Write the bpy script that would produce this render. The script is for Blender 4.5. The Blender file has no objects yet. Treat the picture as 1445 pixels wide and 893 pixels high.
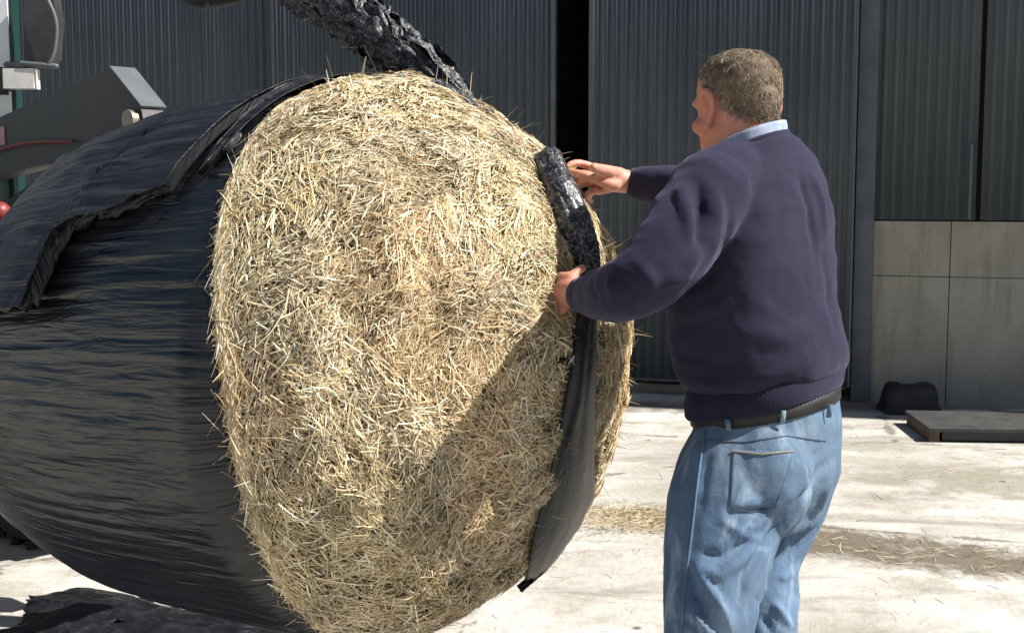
import bpy, bmesh, math, random
import numpy as np
from mathutils import Vector, Matrix, noise
from mathutils.bvhtree import BVHTree
random.seed(4); rng = np.random.default_rng(4)
sc = bpy.context.scene
COL = sc.collection
R = math.radians; MS = 1.0

# ------------------------------------------------------------------ camera frame (used to measure places from the photograph)
F = 1800.0; CX = 722.5; CY = 446.5; EYE = 1.5
PITCH = math.atan((CY - 265) / F)
def ray(px, py):
    v = (CY - py) / F; h = (px - CX) / F
    return Vector((h, math.cos(PITCH) + v * math.sin(PITCH), -math.sin(PITCH) + v * math.cos(PITCH)))
def W(px, py, D):
    d = ray(px, py); return Vector((0, 0, EYE)) + d * (D / d.y)
CAM = Vector((0, 0, EYE))

# ------------------------------------------------------------------ object helpers
def tag(o, label=None, cat=None, group=None, kind=None):
    if label: o['label'] = label
    if cat: o['category'] = cat
    if group: o['group'] = group
    if kind: o['kind'] = kind
    return o
def empty(name, loc):
    o = bpy.data.objects.new(name, None); COL.objects.link(o); o.location = loc; o.empty_display_size = .1
    return o
def link(name, me, mat=None, parent=None, smooth=True):
    o = bpy.data.objects.new(name, me); COL.objects.link(o)
    if mat is not None:
        me.materials.clear(); me.materials.append(mat)
    if smooth: me.polygons.foreach_set('use_smooth', [True] * len(me.polygons))
    if parent is not None:
        o.parent = parent; bpy.context.view_layer.update(); o.matrix_parent_inverse = parent.matrix_world.inverted()
    me.update()
    return o
def from_bm(name, bm, mat=None, parent=None, smooth=True, bevel=0):
    if bevel:
        bmesh.ops.bevel(bm, geom=[e for e in bm.edges if len(e.link_faces) == 2 and e.calc_face_angle(0) > .6], offset=bevel, segments=2, affect='EDGES', clamp_overlap=True)
    bmesh.ops.recalc_face_normals(bm, faces=bm.faces)
    me = bpy.data.meshes.new(name); bm.to_mesh(me); bm.free()
    o = link(name, me, mat, parent, smooth)
    if bevel or not smooth:
        try: me.set_sharp_from_angle(angle=R(35))
        except Exception: pass
    return o
def arr_mesh(name, V, Fq, mat=None, parent=None, smooth=True, col=None, uv=None):
    me = bpy.data.meshes.new(name)
    V = np.asarray(V, np.float32); Fq = np.asarray(Fq, np.int32); n = Fq.shape[1]
    me.vertices.add(len(V)); me.vertices.foreach_set('co', V.ravel())
    me.loops.add(Fq.size); me.loops.foreach_set('vertex_index', Fq.ravel())
    me.polygons.add(len(Fq)); me.polygons.foreach_set('loop_start', np.arange(0, Fq.size, n, dtype=np.int32))
    me.update(calc_edges=True)
    if col is not None:
        a = me.color_attributes.new('tint', 'FLOAT_COLOR', 'POINT'); a.data.foreach_set('color', np.asarray(col, np.float32).ravel())
    if uv is not None:
        l = me.uv_layers.new(name='UVMap'); l.data.foreach_set('uv', np.asarray(uv, np.float32)[Fq.ravel()].ravel())
    me.validate()
    return link(name, me, mat, parent, smooth)
def box(bm, c, s, axes=None):
    c = Vector(c); ax = axes or (Vector((1, 0, 0)), Vector((0, 1, 0)), Vector((0, 0, 1)))
    vs = [bm.verts.new(c + ax[0] * (i * s[0] / 2) + ax[1] * (j * s[1] / 2) + ax[2] * (k * s[2] / 2)) for i in (-1, 1) for j in (-1, 1) for k in (-1, 1)]
    for q in ((0, 1, 3, 2), (4, 6, 7, 5), (0, 4, 5, 1), (2, 3, 7, 6), (0, 2, 6, 4), (1, 5, 7, 3)): bm.faces.new([vs[i] for i in q])
def prism(bm, poly, vec):
    vec = Vector(vec); a = [bm.verts.new(Vector(p)) for p in poly]; b = [bm.verts.new(Vector(p) + vec) for p in poly]
    bm.faces.new(a); bm.faces.new(b[::-1]); n = len(a)
    for i in range(n): bm.faces.new((a[i], b[i], b[(i + 1) % n], a[(i + 1) % n]))
def catmull(P, k):
    P = [Vector(p) for p in P]; out = []
    for i in range(len(P) - 1):
        p0 = P[max(i - 1, 0)]; p1 = P[i]; p2 = P[i + 1]; p3 = P[min(i + 2, len(P) - 1)]
        for j in range(k):
            t = j / k
            out.append(.5 * ((2 * p1) + (p2 - p0) * t + (2 * p0 - 5 * p1 + 4 * p2 - p3) * t * t + (3 * p1 - p0 - 3 * p2 + p3) * t ** 3))
    out.append(P[-1]); return out
def rings(bm, rs, cap=True):
    L = [[bm.verts.new(p) for p in r] for r in rs]; n = len(L[0])
    for a, b in zip(L, L[1:]):
        for i in range(n): bm.faces.new((a[i], a[(i + 1) % n], b[(i + 1) % n], b[i]))
    if cap: bm.faces.new(L[0][::-1]); bm.faces.new(L[-1])
    return L
def tube(bm, pts, rad, n=16, k=4, dome=True, cap=True, flat=None):
    """pts, radii per point; Catmull-Rom smoothed; rounded ends. flat=(axis, factor) squashes the section along a world axis"""
    rad = [r * MS for r in rad] if hasattr(rad, '__len__') else [rad * MS] * len(pts)
    P = catmull(pts, k) if k > 1 else [Vector(p) for p in pts]
    rr = np.interp(np.linspace(0, len(pts) - 1, len(P)), range(len(pts)), rad)
    rs = []; up = None
    T = []
    for i in range(len(P)):
        t = (P[min(i + 1, len(P) - 1)] - P[max(i - 1, 0)]).normalized(); T.append(t)
    up = T[0].orthogonal().normalized()
    items = []
    if dome:
        for a in (80, 55, 28): items.append((P[0] - T[0] * rr[0] * math.sin(R(a)), T[0], rr[0] * math.cos(R(a))))
    for p, t, r in zip(P, T, rr): items.append((p, t, r))
    if dome:
        for a in (28, 55, 80): items.append((P[-1] + T[-1] * rr[-1] * math.sin(R(a)), T[-1], rr[-1] * math.cos(R(a))))
    for p, t, r in items:
        up = (up - t * up.dot(t)).normalized(); s = t.cross(up)
        ring = []
        for j in range(n):
            a = 2 * math.pi * j / n; d = up * math.cos(a) * r + s * math.sin(a) * r
            if flat: ax = Vector(flat[0]).normalized(); d = d - ax * d.dot(ax) * (1 - flat[1])
            ring.append(p + d)
        rs.append(ring)
    rings(bm, rs, cap)
def ball(bm, c, r, axes=None, seg=16):
    r = r if hasattr(r, '__len__') else (r, r, r)
    ax = axes or (Vector((1, 0, 0)), Vector((0, 1, 0)), Vector((0, 0, 1)))
    M = Matrix((ax[0] * r[0], ax[1] * r[1], ax[2] * r[2])).transposed().to_4x4(); M.translation = Vector(c)
    bmesh.ops.create_uvsphere(bm, u_segments=seg, v_segments=seg // 2 + 2, radius=1, matrix=M)
def fuse(bm, voxel, smooth=4, fac=.5):
    """many overlapping closed shapes -> one continuous skin"""
    bmesh.ops.recalc_face_normals(bm, faces=bm.faces)
    me = bpy.data.meshes.new('skin'); bm.to_mesh(me); bm.free()
    o = bpy.data.objects.new('skin', me); COL.objects.link(o)
    m = o.modifiers.new('r', 'REMESH'); m.mode = 'VOXEL'; m.voxel_size = voxel; m.adaptivity = 0
    if smooth:
        s = o.modifiers.new('s', 'SMOOTH'); s.factor = fac; s.iterations = smooth
    dg = bpy.context.evaluated_depsgraph_get(); dg.update()
    out = bpy.data.meshes.new_from_object(o.evaluated_get(dg)); bpy.data.objects.remove(o); bpy.data.meshes.remove(me)
    return out
def coords(me):
    a = np.empty(len(me.vertices) * 3, np.float32); me.vertices.foreach_get('co', a); return a.reshape(-1, 3).astype(float)
def normals(me):
    a = np.empty(len(me.vertices) * 3, np.float32); me.vertex_normals.foreach_get('vector', a); return a.reshape(-1, 3).astype(float)
def set_coords(me, V): me.vertices.foreach_set('co', V.astype(np.float32).ravel()); me.update()
def fold(me, hits, amp, width, sharp=1.0):
    """raise (amp>0) or sink a crease along a polyline lying on the mesh"""
    V = coords(me); N = normals(me); best = np.full(len(V), 1e9); tt = np.zeros(len(V)); n = len(hits) - 1
    for i in range(n):
        a = np.array(hits[i]); b = np.array(hits[i + 1]); ab = b - a
        t = np.clip(((V - a) @ ab) / (ab @ ab + 1e-12), 0, 1); d = np.linalg.norm(V - (a + t[:, None] * ab), axis=1)
        m = d < best; best[m] = d[m]; tt[m] = (i + t[m]) / n
    w = np.exp(-(best / width) ** 2) * np.sin(np.pi * np.clip(tt * .9 + .05, 0, 1)) ** .6
    set_coords(me, V + N * (amp * w)[:, None])
def bvh(me): return BVHTree.FromPolygons([v.co.copy() for v in me.vertices], [tuple(p.vertices) for p in me.polygons])
def hit(tree, px, py, lift=0.0):
    for k in range(60):
        h = tree.ray_cast(CAM, ray(px, py).normalized())
        if h[0] is not None: return h[0] + h[1] * lift * (1 if h[1].dot(ray(px, py)) < 0 else -1)
        px += (1 if px < 600 else -1) * 2
    h = tree.find_nearest(W(px, py, 2.8)); return h[0]
def vnoise(V, scale, off=0, oct=1):
    out = np.zeros(len(V))
    sx = scale if hasattr(scale, '__len__') else (scale,) * 3
    for i, v in enumerate(V):
        q = Vector((v[0] * sx[0] + off, v[1] * sx[1] + off * 1.7, v[2] * sx[2] - off)); s = 0; a = 1
        for k in range(oct): s += a * noise.noise(q); q = q * 2.07; a *= .5
        out[i] = s
    return out

# ------------------------------------------------------------------ materials
class NT:
    def __init__(s, name):
        s.m = bpy.data.materials.new(name); s.m.use_nodes = True; s.t = s.m.node_tree; s.b = s.t.nodes['Principled BSDF']; s._c = {}
    def n(s, typ, **kw):
        x = s.t.nodes.new(typ)
        for k, v in kw.items(): setattr(x, k, v)
        return x
    def set(s, node, **kw):
        for k, v in kw.items():
            key = k.replace('_', ' ')
            if hasattr(v, 'is_linked'): s.t.links.new(v, node.inputs[key])
            else: node.inputs[key].default_value = v
        return node
    def co(s, kind='Object', scale=(1, 1, 1), loc=(0, 0, 0), rot=(0, 0, 0)):
        tc = s.n('ShaderNodeTexCoord'); mp = s.n('ShaderNodeMapping'); s.t.links.new(tc.outputs[kind], mp.inputs[0])
        mp.inputs['Scale'].default_value = scale; mp.inputs['Location'].default_value = loc; mp.inputs['Rotation'].default_value = rot
        return mp.outputs[0]
    def noise(s, vec, scale=5, detail=4, rough=.55, dist=0):
        x = s.n('ShaderNodeTexNoise'); s.set(x, Vector=vec, Scale=scale, Detail=detail, Roughness=rough, Distortion=dist); return x.outputs['Fac']
    def ramp(s, fac, stops):
        x = s.n('ShaderNodeValToRGB'); s.t.links.new(fac, x.inputs[0]); cr = x.color_ramp
        while len(cr.elements) < len(stops): cr.elements.new(.5)
        for e, (p, c) in zip(cr.elements, stops):
            e.position = p; e.color = (c, c, c, 1) if not hasattr(c, '__len__') else (*c[:3], 1)
        return x.outputs[0]
    def mix(s, f, a, b, mode='MIX'):
        x = s.n('ShaderNodeMix', data_type='RGBA', blend_type=mode)
        for i, v in ((0, f), (6, a), (7, b)):
            if hasattr(v, 'is_linked'): s.t.links.new(v, x.inputs[i])
            elif i == 0: x.inputs[i].default_value = v
            else: x.inputs[i].default_value = (*v[:3], 1)
        return x.outputs[2]
    def math(s, op, a, b=0.0):
        x = s.n('ShaderNodeMath', operation=op)
        for i, v in ((0, a), (1, b)):
            if hasattr(v, 'is_linked'): s.t.links.new(v, x.inputs[i])
            else: x.inputs[i].default_value = v
        return x.outputs[0]
    def bump(s, h, strength=.5, dist=.01, prev=None):
        x = s.n('ShaderNodeBump'); s.t.links.new(h, x.inputs['Height']); x.inputs['Strength'].default_value = strength; x.inputs['Distance'].default_value = dist
        if prev is not None: s.t.links.new(prev, x.inputs['Normal'])
        return x.outputs[0]
    def out(s, col, rough=.6, normal=None, **kw):
        i = s.b.inputs
        if hasattr(col, 'is_linked'): s.t.links.new(col, i['Base Color'])
        else: i['Base Color'].default_value = (*col[:3], 1)
        if hasattr(rough, 'is_linked'): s.t.links.new(rough, i['Roughness'])
        else: i['Roughness'].default_value = rough
        if normal is not None: s.t.links.new(normal, i['Normal'])
        for k, v in kw.items(): i[k.replace('_', ' ')].default_value = v
        return s.m
def worn(name, a, b, rough=.6, scale=6, bump=.2, bscale=40, metal=0, spec=.5):
    n = NT(name); v = n.co(); f = n.noise(v, scale, 6, .65)
    c = n.mix(n.ramp(f, [(.35, 0), (.68, 1)]), a, b)
    g = n.noise(v, bscale, 4)
    r = n.math('ADD', n.math('MULTIPLY', f, .25), rough - .12)
    return n.out(c, r, n.bump(g, bump, .004), Metallic=metal, Specular_IOR_Level=spec)

def m_concrete_ground():
    n = NT('yard_concrete'); v = n.co()
    big = n.noise(v, .7, 5, .6, .4); mid = n.noise(v, 3.1, 7, .7, .3); fine = n.noise(v, 38, 5, .7)
    str_ = n.noise(n.co(scale=(.55, 2.2, 1), rot=(0, 0, .15)), 1.5, 7, .68, .6)
    c = n.mix(n.ramp(big, [(.38, 0), (.62, 1)]), (.40, .38, .34), (.62, .605, .57))
    c = n.mix(n.ramp(mid, [(.46, 0), (.66, .8)]), c, (.33, .30, .25))
    c = n.mix(n.ramp(str_, [(.52, 0), (.64, .75)]), c, (.25, .23, .195))
    c = n.mix(n.math('MULTIPLY', n.ramp(fine, [(.45, 0), (.8, 1)]), .35), c, (.25, .22, .18))
    # dirt and straw drift running across the slab
    def blotch(x0, y0, x1, y1, w, seed):
        tc = n.n('ShaderNodeTexCoord'); sp = n.n('ShaderNodeSeparateXYZ'); n.t.links.new(tc.outputs['Object'], sp.inputs[0])
        L = math.hypot(x1 - x0, y1 - y0); dx, dy = (x1 - x0) / L, (y1 - y0) / L; mx, my = (x0 + x1) / 2, (y0 + y1) / 2
        X = n.math('SUBTRACT', sp.outputs[0], mx); Y = n.math('SUBTRACT', sp.outputs[1], my)
        al = n.math('ADD', n.math('MULTIPLY', X, dx), n.math('MULTIPLY', Y, dy)); ac = n.math('ADD', n.math('MULTIPLY', X, -dy), n.math('MULTIPLY', Y, dx))
        q = n.math('ADD', n.math('POWER', n.math('ABSOLUTE', n.math('DIVIDE', al, L / 2)), 2.5), n.math('POWER', n.math('ABSOLUTE', n.math('DIVIDE', ac, w)), 2.0))
        nz = n.noise(n.co(loc=(seed, 0, 0)), 5.5, 8, .72, .5)
        return n.ramp(n.math('ADD', n.math('MULTIPLY', q, .45), n.math('MULTIPLY', n.math('SUBTRACT', nz, .5), 1.9)), [(.12, 1), (.5, 0)])
    c = n.mix(n.math('MULTIPLY', blotch(.8, 5.55, 2.6, 4.75, .30, 3), .95), c, (.15, .125, .095))
    c = n.mix(n.math('MULTIPLY', blotch(.2, 5.9, 1.0, 5.5, .2, 9), .75), c, (.26, .19, .09))
    c = n.mix(n.math('MULTIPLY', blotch(1.7, 6.6, 3.4, 6.2, .40, 14), .8), c, (.27, .25, .20))
    c = n.mix(n.math('MULTIPLY', blotch(.5, 7.4, 2.6, 7.3, .18, 21), .45), c, (.27, .24, .2))
    c = n.mix(n.math('MULTIPLY', blotch(-4, 8.7, 5, 8.7, .22, 31), .8), c, (.13, .12, .10))
    spots = n.n('ShaderNodeTexVoronoi'); n.set(spots, Vector=v, Scale=2.6, Randomness=1.0)
    sp = n.ramp(n.math('ADD', spots.outputs['Distance'], n.math('MULTIPLY', fine, .05)), [(.055, 1), (.085, 0)])
    c = n.mix(n.math('MULTIPLY', sp, .8), c, (.06, .055, .05))
    cr = n.n('ShaderNodeTexVoronoi', feature='DISTANCE_TO_EDGE'); n.set(cr, Vector=n.co(scale=(.35, .5, 1)), Scale=1.0)
    ck = n.ramp(n.math('ADD', cr.outputs['Distance'], n.math('MULTIPLY', n.math('SUBTRACT', mid, .5), .12)), [(.0, 1), (.006, 0)])
    c = n.mix(n.math('MULTIPLY', ck, .7), c, (.12, .1, .08))
    nb = n.bump(n.noise(v, 9, 8, .7), .5, .03); nb = n.bump(fine, .4, .006, nb)
    return n.out(c, .9, nb, Specular_IOR_Level=.2)
def m_hay():
    n = NT('dry_hay'); a = n.n('ShaderNodeVertexColor', layer_name='tint')
    m = n.out(a.outputs[0], .62, None, Specular_IOR_Level=.35)
    return m
def m_haybase():
    n = NT('packed_hay'); v = n.co(); f = n.noise(v, 60, 6, .75, 2); g = n.noise(v, 7, 5, .6, 1)
    c = n.mix(n.ramp(f, [(.3, 0), (.7, 1)]), (.035, .025, .012), (.19, .14, .07)); c = n.mix(n.ramp(g, [(.4, 0), (.7, .5)]), c, (.17, .15, .06))
    return n.out(c, .9, n.bump(f, .9, .02))
def m_wrap(name='bale_plastic', streak=True, glint=0.0, rough=.27, crumple=1.0):
    n = NT(name)
    if streak:
        u = n.co('UV', scale=(27, 1.9, 1)); u2 = n.co('UV', scale=(62, 3.8, 1))
        h1 = n.noise(u, 2.0, 3, .5, .6); h2 = n.noise(u2, 2.0, 3, .5, .4)
        nb = n.bump(h1, .75, .013); nb = n.bump(h2, .35, .004, nb)
        dust_sheen = n.noise(n.co('UV', scale=(34, 2.5, 1)), 1.6, 6, .7, .6)
    else:
        v = n.co(); h1 = n.noise(v, 26, 4, .6, 2.5); h2 = n.noise(v, 70, 3)
        nb = n.bump(h1, .7 * crumple, .010); nb = n.bump(h2, .25 * crumple, .003, nb); dust_sheen = n.noise(v, 14, 6, .75, 1)
    c = n.mix(n.ramp(dust_sheen, [(.42, 0), (.75, 1)]), (.006, .007, .0095), (.026, .028, .033))  # pale dust tone also paints the film's streak highlights into its colour
    if glint:
        sp = n.noise(n.co(), 75, 6, .85, 1.5); c = n.mix(n.math('MULTIPLY', n.ramp(sp, [(.5, 0), (.58, 1)]), glint), c, (.46, .47, .52))  # silvery specks paint glints of the crumpled film into the colour
    r = n.ramp(dust_sheen, [(.3, rough), (.8, rough + .16)])
    return n.out(c, r, nb, Specular_IOR_Level=.45)
def m_cladding():
    n = NT('painted_cladding'); v = n.co()
    f = n.noise(n.co(scale=(3, 3, .25)), 2.4, 7, .7, .4); g = n.noise(v, 1.1, 4)
    c = n.mix(n.ramp(f, [(.3, 0), (.75, 1)]), (.050, .063, .076), (.086, .101, .115))
    c = n.mix(n.ramp(g, [(.4, 0), (.8, .5)]), c, (.036, .042, .050))
    st = n.noise(n.co(scale=(14, 14, .35)), 2, 5, .7); c = n.mix(n.ramp(st, [(.62, 0), (.8, .4)]), c, (.11, .11, .105))
    return n.out(c, .55, n.bump(n.noise(v, 30, 3), .08, .003), Specular_IOR_Level=.35)
def m_panel():
    n = NT('panel_concrete'); v = n.co(); f = n.noise(v, 1.7, 7, .65, .5); s = n.noise(n.co(scale=(5, 5, .5)), 1.8, 6, .7); g = n.noise(v, 40, 4, .7)
    c = n.mix(n.ramp(f, [(.3, 0), (.72, 1)]), (.28, .26, .215), (.43, .405, .345))
    c = n.mix(n.ramp(s, [(.5, 0), (.75, .65)]), c, (.12, .10, .08)); c = n.mix(n.math('MULTIPLY', g, .25), c, (.07, .065, .06))
    return n.out(c, .9, n.bump(g, .3, .006))
def m_skin():
    n = NT('skin'); v = n.co(); f = n.noise(v, 22, 5, .65); g = n.noise(v, 160, 3)
    c = n.mix(n.ramp(f, [(.3, 0), (.7, 1)]), (.50, .215, .155), (.62, .325, .245))
    fa_ = n.n('ShaderNodeVertexColor', layer_name='flush'); c = n.mix(n.math('MULTIPLY', fa_.outputs[0], .8), c, (.50, .14, .10)); c = n.mix(n.math('MULTIPLY', n.ramp(n.noise(v, 70, 4, .7), [(.5, 0), (.75, 1)]), .35), c, (.40, .17, .115))
    return n.out(c, .5, n.bump(g, .3, .003), Subsurface_Weight=.10, Subsurface_Scale=.01, Specular_IOR_Level=.4)
def m_knit():
    n = NT('navy_knit'); v = n.co(); f = n.noise(v, 5, 5, .6)
    c = n.mix(n.ramp(f, [(.3, 0), (.75, 1)]), (.015, .0155, .031), (.024, .024, .045))
    w = n.n('ShaderNodeTexWave', wave_type='BANDS', bands_direction='Z'); n.set(w, Vector=v, Scale=90.0, Distortion=3.0, Detail=2.0)
    g = n.noise(v, 260, 3); fz = n.noise(n.co(scale=(1, 1, 2.4)), 13, 4, .6, .8)
    nb = n.bump(fz, .14, .010); nb = n.bump(n.math('ADD', n.math('MULTIPLY', w.outputs['Fac'], .25), g), .15, .0015, nb)
    m = n.out(c, .92, nb, Specular_IOR_Level=.15)
    n.b.inputs['Sheen Weight'].default_value = .16; n.b.inputs['Sheen Roughness'].default_value = .5; n.b.inputs['Sheen Tint'].default_value = (.5, .45, .75, 1)
    return m
def m_denim():
    n = NT('faded_denim'); v = n.co(); f = n.noise(v, 6.5, 6, .65, .6); s = n.noise(n.co(scale=(1, 1, .22)), 30, 5, .7)
    w = n.noise(n.co(scale=(1, 1, .35), rot=(.3, .5, 0)), 15, 4, .6, .7)
    c = n.mix(n.ramp(f, [(.32, 0), (.7, 1)]), (.060, .105, .185), (.165, .255, .385))
    c = n.mix(n.ramp(s, [(.35, .45), (.65, 0)]), c, (.085, .135, .21))
    c = n.mix(n.ramp(w, [(.52, 0), (.70, .55)]), c, (.40, .50, .60))
    c = n.mix(n.ramp(n.noise(v, 3.0, 4, .6), [(.48, 0), (.7, .6)]), c, (.095, .125, .155))
    t = n.n('ShaderNodeTexWave', wave_type='BANDS', bands_direction='DIAGONAL'); n.set(t, Vector=v, Scale=260.0, Distortion=1.0)
    nb = n.bump(n.noise(v, 24, 5, .65, .8), .4, .008); nb = n.bump(t.outputs['Fac'], .15, .001, nb)
    return n.out(c, .85, nb, Specular_IOR_Level=.2)
def m_hair():
    n = NT('greying_hair'); a = n.n('ShaderNodeVertexColor', layer_name='tint'); return n.out(a.outputs[0], .7, None, Specular_IOR_Level=.25)
M = dict(ground=m_concrete_ground(), hay=m_hay(), haybase=m_haybase(), wrap=m_wrap(), crumple=m_wrap('crumpled_plastic', False, .38, .28),
    roll=m_wrap('rolled_plastic', False, .40, .20, .5), sheet=m_wrap('sheet_plastic', False, 0, .36, .35), shadow_film=m_wrap('shadow_film', False, 0, .30), clad=m_cladding(), panel=m_panel(), skin=m_skin(), knit=m_knit(), denim=m_denim(), hair=m_hair(),
    trim=worn('galvanised_trim', (.075, .085, .095), (.115, .125, .135), .5, 8, .1), post=worn('blue_grey_post', (.07, .085, .105), (.11, .125, .145), .55, 5, .15),
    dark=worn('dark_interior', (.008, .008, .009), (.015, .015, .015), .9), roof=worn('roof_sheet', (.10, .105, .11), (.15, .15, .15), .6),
    armgrey=worn('grey_loader_paint', (.030, .029, .034), (.050, .047, .051), .45, 5, .15, 60), red=worn('red_paint', (.16, .02, .018), (.25, .03, .028), .45), white=worn('white_paint', (.72, .77, .78), (.84, .87, .88), .4, 4, .05),
    green=worn('green_paint', (.012, .036, .034), (.016, .050, .046), .4, 4, .05), rubber=worn('tyre_rubber', (.012, .012, .012), (.035, .032, .03), .8, 9, .3), steel=worn('bare_steel', (.25, .22, .17), (.42, .36, .27), .45, 14, .2, metal=.6),
    black=worn('black_rubber', (.008, .008, .009), (.02, .02, .02), .6, 8), rust=worn('rusty_steel', (.075, .045, .033), (.14, .085, .06), .8, 12, .4), slab=worn('dark_steel_plate', (.03, .031, .033), (.062, .06, .057), .7, 7, .3),
    belt=worn('black_leather', (.006, .006, .007), (.014, .013, .013), .6, 20, .2), seam=worn('dark_thread', (.05, .075, .11), (.08, .11, .15), .8), hem_highlight=worn('pale_hem_highlight', (.22, .20, .17), (.32, .28, .21), .8), shoe=worn('brown_leather', (.045, .03, .02), (.08, .055, .035), .55),
    shirt=worn('checked_shirt', (.20, .26, .40), (.38, .43, .54), .8, 60, .1), lens=worn('clear_lens', (.65, .63, .60), (.8, .78, .74), .25, 20, .05), mirror=worn('mirror_back', (.03, .03, .034), (.06, .058, .06), .35), sticker=worn('pink_decal', (.45, .22, .24), (.6, .35, .35), .5, 30),
    amber=worn('amber_plastic', (.5, .22, .05), (.6, .3, .08), .3), eye=worn('eye_white', (.7, .68, .64), (.75, .72, .7), .2))
g = NT('cab_glass'); g.out((.75, .85, .85), .03, None, Transmission_Weight=1.0, IOR=1.45); M['glass'] = g.m

# ------------------------------------------------------------------ light, sky, camera
S = Vector((.982, -.20, 0)).normalized() * math.cos(R(48)) + Vector((0, 0, math.sin(R(48))))
w = bpy.data.worlds.new('World'); sc.world = w; w.use_nodes = True
sky = w.node_tree.nodes.new('ShaderNodeTexSky'); sky.sky_type = 'NISHITA'; sky.sun_disc = False
sky.sun_elevation = R(48); sky.sun_rotation = math.atan2(S.x, S.y); sky.altitude = 50; sky.dust_density = 1.5
bg = w.node_tree.nodes['Background']; w.node_tree.links.new(sky.outputs[0], bg.inputs[0]); bg.inputs[1].default_value = .046
ld = bpy.data.lights.new('sun', 'SUN'); ld.energy = 5.0; ld.angle = R(.6); ld.color = (1, .955, .88)
lo = bpy.data.objects.new('sun', ld); COL.objects.link(lo); lo.rotation_euler = S.to_track_quat('Z', 'Y').to_euler(); lo.location = S * 30
cd = bpy.data.cameras.new('camera'); cam = bpy.data.objects.new('camera', cd); COL.objects.link(cam); sc.camera = cam
cam.location = CAM; cam.rotation_euler = (math.pi / 2 - PITCH, 0, 0); cd.sensor_width = 36; cd.lens = 36 * F / 1445; cd.sensor_fit = 'HORIZONTAL'; cd.clip_end = 2000; cd.clip_start = .05
sc.view_settings.view_transform = 'Standard'; sc.view_settings.look = 'None'; sc.view_settings.exposure = .82; sc.view_settings.gamma = 1
sc.cycles.max_bounces = 6; sc.cycles.use_denoising = True

# ------------------------------------------------------------------ setting
bm = bmesh.new(); bmesh.ops.create_grid(bm, x_segments=2, y_segments=2, size=400); o = from_bm('ground', bm, M['ground']); tag(o, kind='structure')

WY = 8.9
WR = R(17); PV = (2.55, 8.9)
def X0(px, y): return (px - CX) / F * y
def X(px, y):
    """pixel column -> distance along the shed front (the shed stands turned by WR about PV)"""
    k = (px - CX) / F; x0 = PV[0] + (y - WY) * math.sin(WR); y0 = PV[1] + (y - WY) * math.cos(WR)
    return PV[0] + (k * y0 - x0) / (math.cos(WR) + k * math.sin(WR))
def shed_pt(x, y, z): return Vector((PV[0] + (x - PV[0]) * math.cos(WR) + (y - WY) * math.sin(WR), PV[1] - (x - PV[0]) * math.sin(WR) + (y - WY) * math.cos(WR), z))
def corrugated(name, x0, x1, z0, z1, y, parent, pitch=.070, amp=.0095, mat='clad', label=None):
    n = max(8, int((x1 - x0) / pitch * 8)); xs = np.linspace(x0, x1, n + 1); ph = (xs / pitch) * 2 * np.pi
    ys = y + amp * np.clip(1.35 * np.sin(ph), -1, 1) + .004 * np.sin(xs * 2.1) + .003 * np.sin(xs * 7.3)
    V = np.concatenate([np.stack([xs, ys, np.full_like(xs, z0)], 1), np.stack([xs, ys, np.full_like(xs, z1)], 1), np.stack([xs, ys + .006, np.full_like(xs, z0)], 1), np.stack([xs, ys + .006, np.full_like(xs, z1)], 1)])
    m = n + 1; i = np.arange(n)
    Fq = np.concatenate([np.stack([i, i + 1, i + 1 + m, i + m], 1), np.stack([i + 2 * m, i + 3 * m, i + 1 + 3 * m, i + 1 + 2 * m], 1), np.stack([i, i + 2 * m, i + 1 + 2 * m, i + 1], 1), np.stack([i + m, i + 1 + m, i + 1 + 3 * m, i + 3 * m], 1)])
    return arr_mesh(name, V, Fq, M[mat], parent)
def boxes(name, lst, mat, parent=None, bevel=.004, axes=None):
    bm = bmesh.new()
    for c, s in lst: box(bm, c, s, axes)
    return from_bm(name, bm, M[mat], parent, False, bevel)
shed = tag(empty('farm_shed', (PV[0], WY, 0)), 'long dark grey corrugated farm shed with sliding doors and low concrete panel walling', 'shed')
HT = 5.0
gx0, gx1 = X(785, 8.8), X(833, 8.8)
# fixed cladding left of the doors, in two overlapping lifts
corrugated('cladding', -9, X(296, WY) , .05, HT, WY, shed); corrugated('cladding', X(296, WY) - .02, X(392, WY), .05, HT, WY - .012, shed)
for x0, x1, px in ((X(390, 8.75), gx0, 783), (gx1, X(1203, 8.75), 835)):
    d = corrugated('sliding_door', x0, x1, .12, HT - .55, 8.74, shed)
    zc = (.12 + HT - .55) / 2; hh = HT - .67
    for xe in (x0 + .012, x1 - .012): boxes('door_edge', [((xe, 8.755, zc), (.03, .05, hh))], 'trim', d, .003)
    boxes('bottom_rail', [(((x0 + x1) / 2, 8.775, .14), (x1 - x0 - .05, .03, .08))], 'post', d, .003)
boxes('door_track', [((X(800, 8.8), 8.80, HT - .5), (9, .08, .12))], 'trim', shed)
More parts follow.
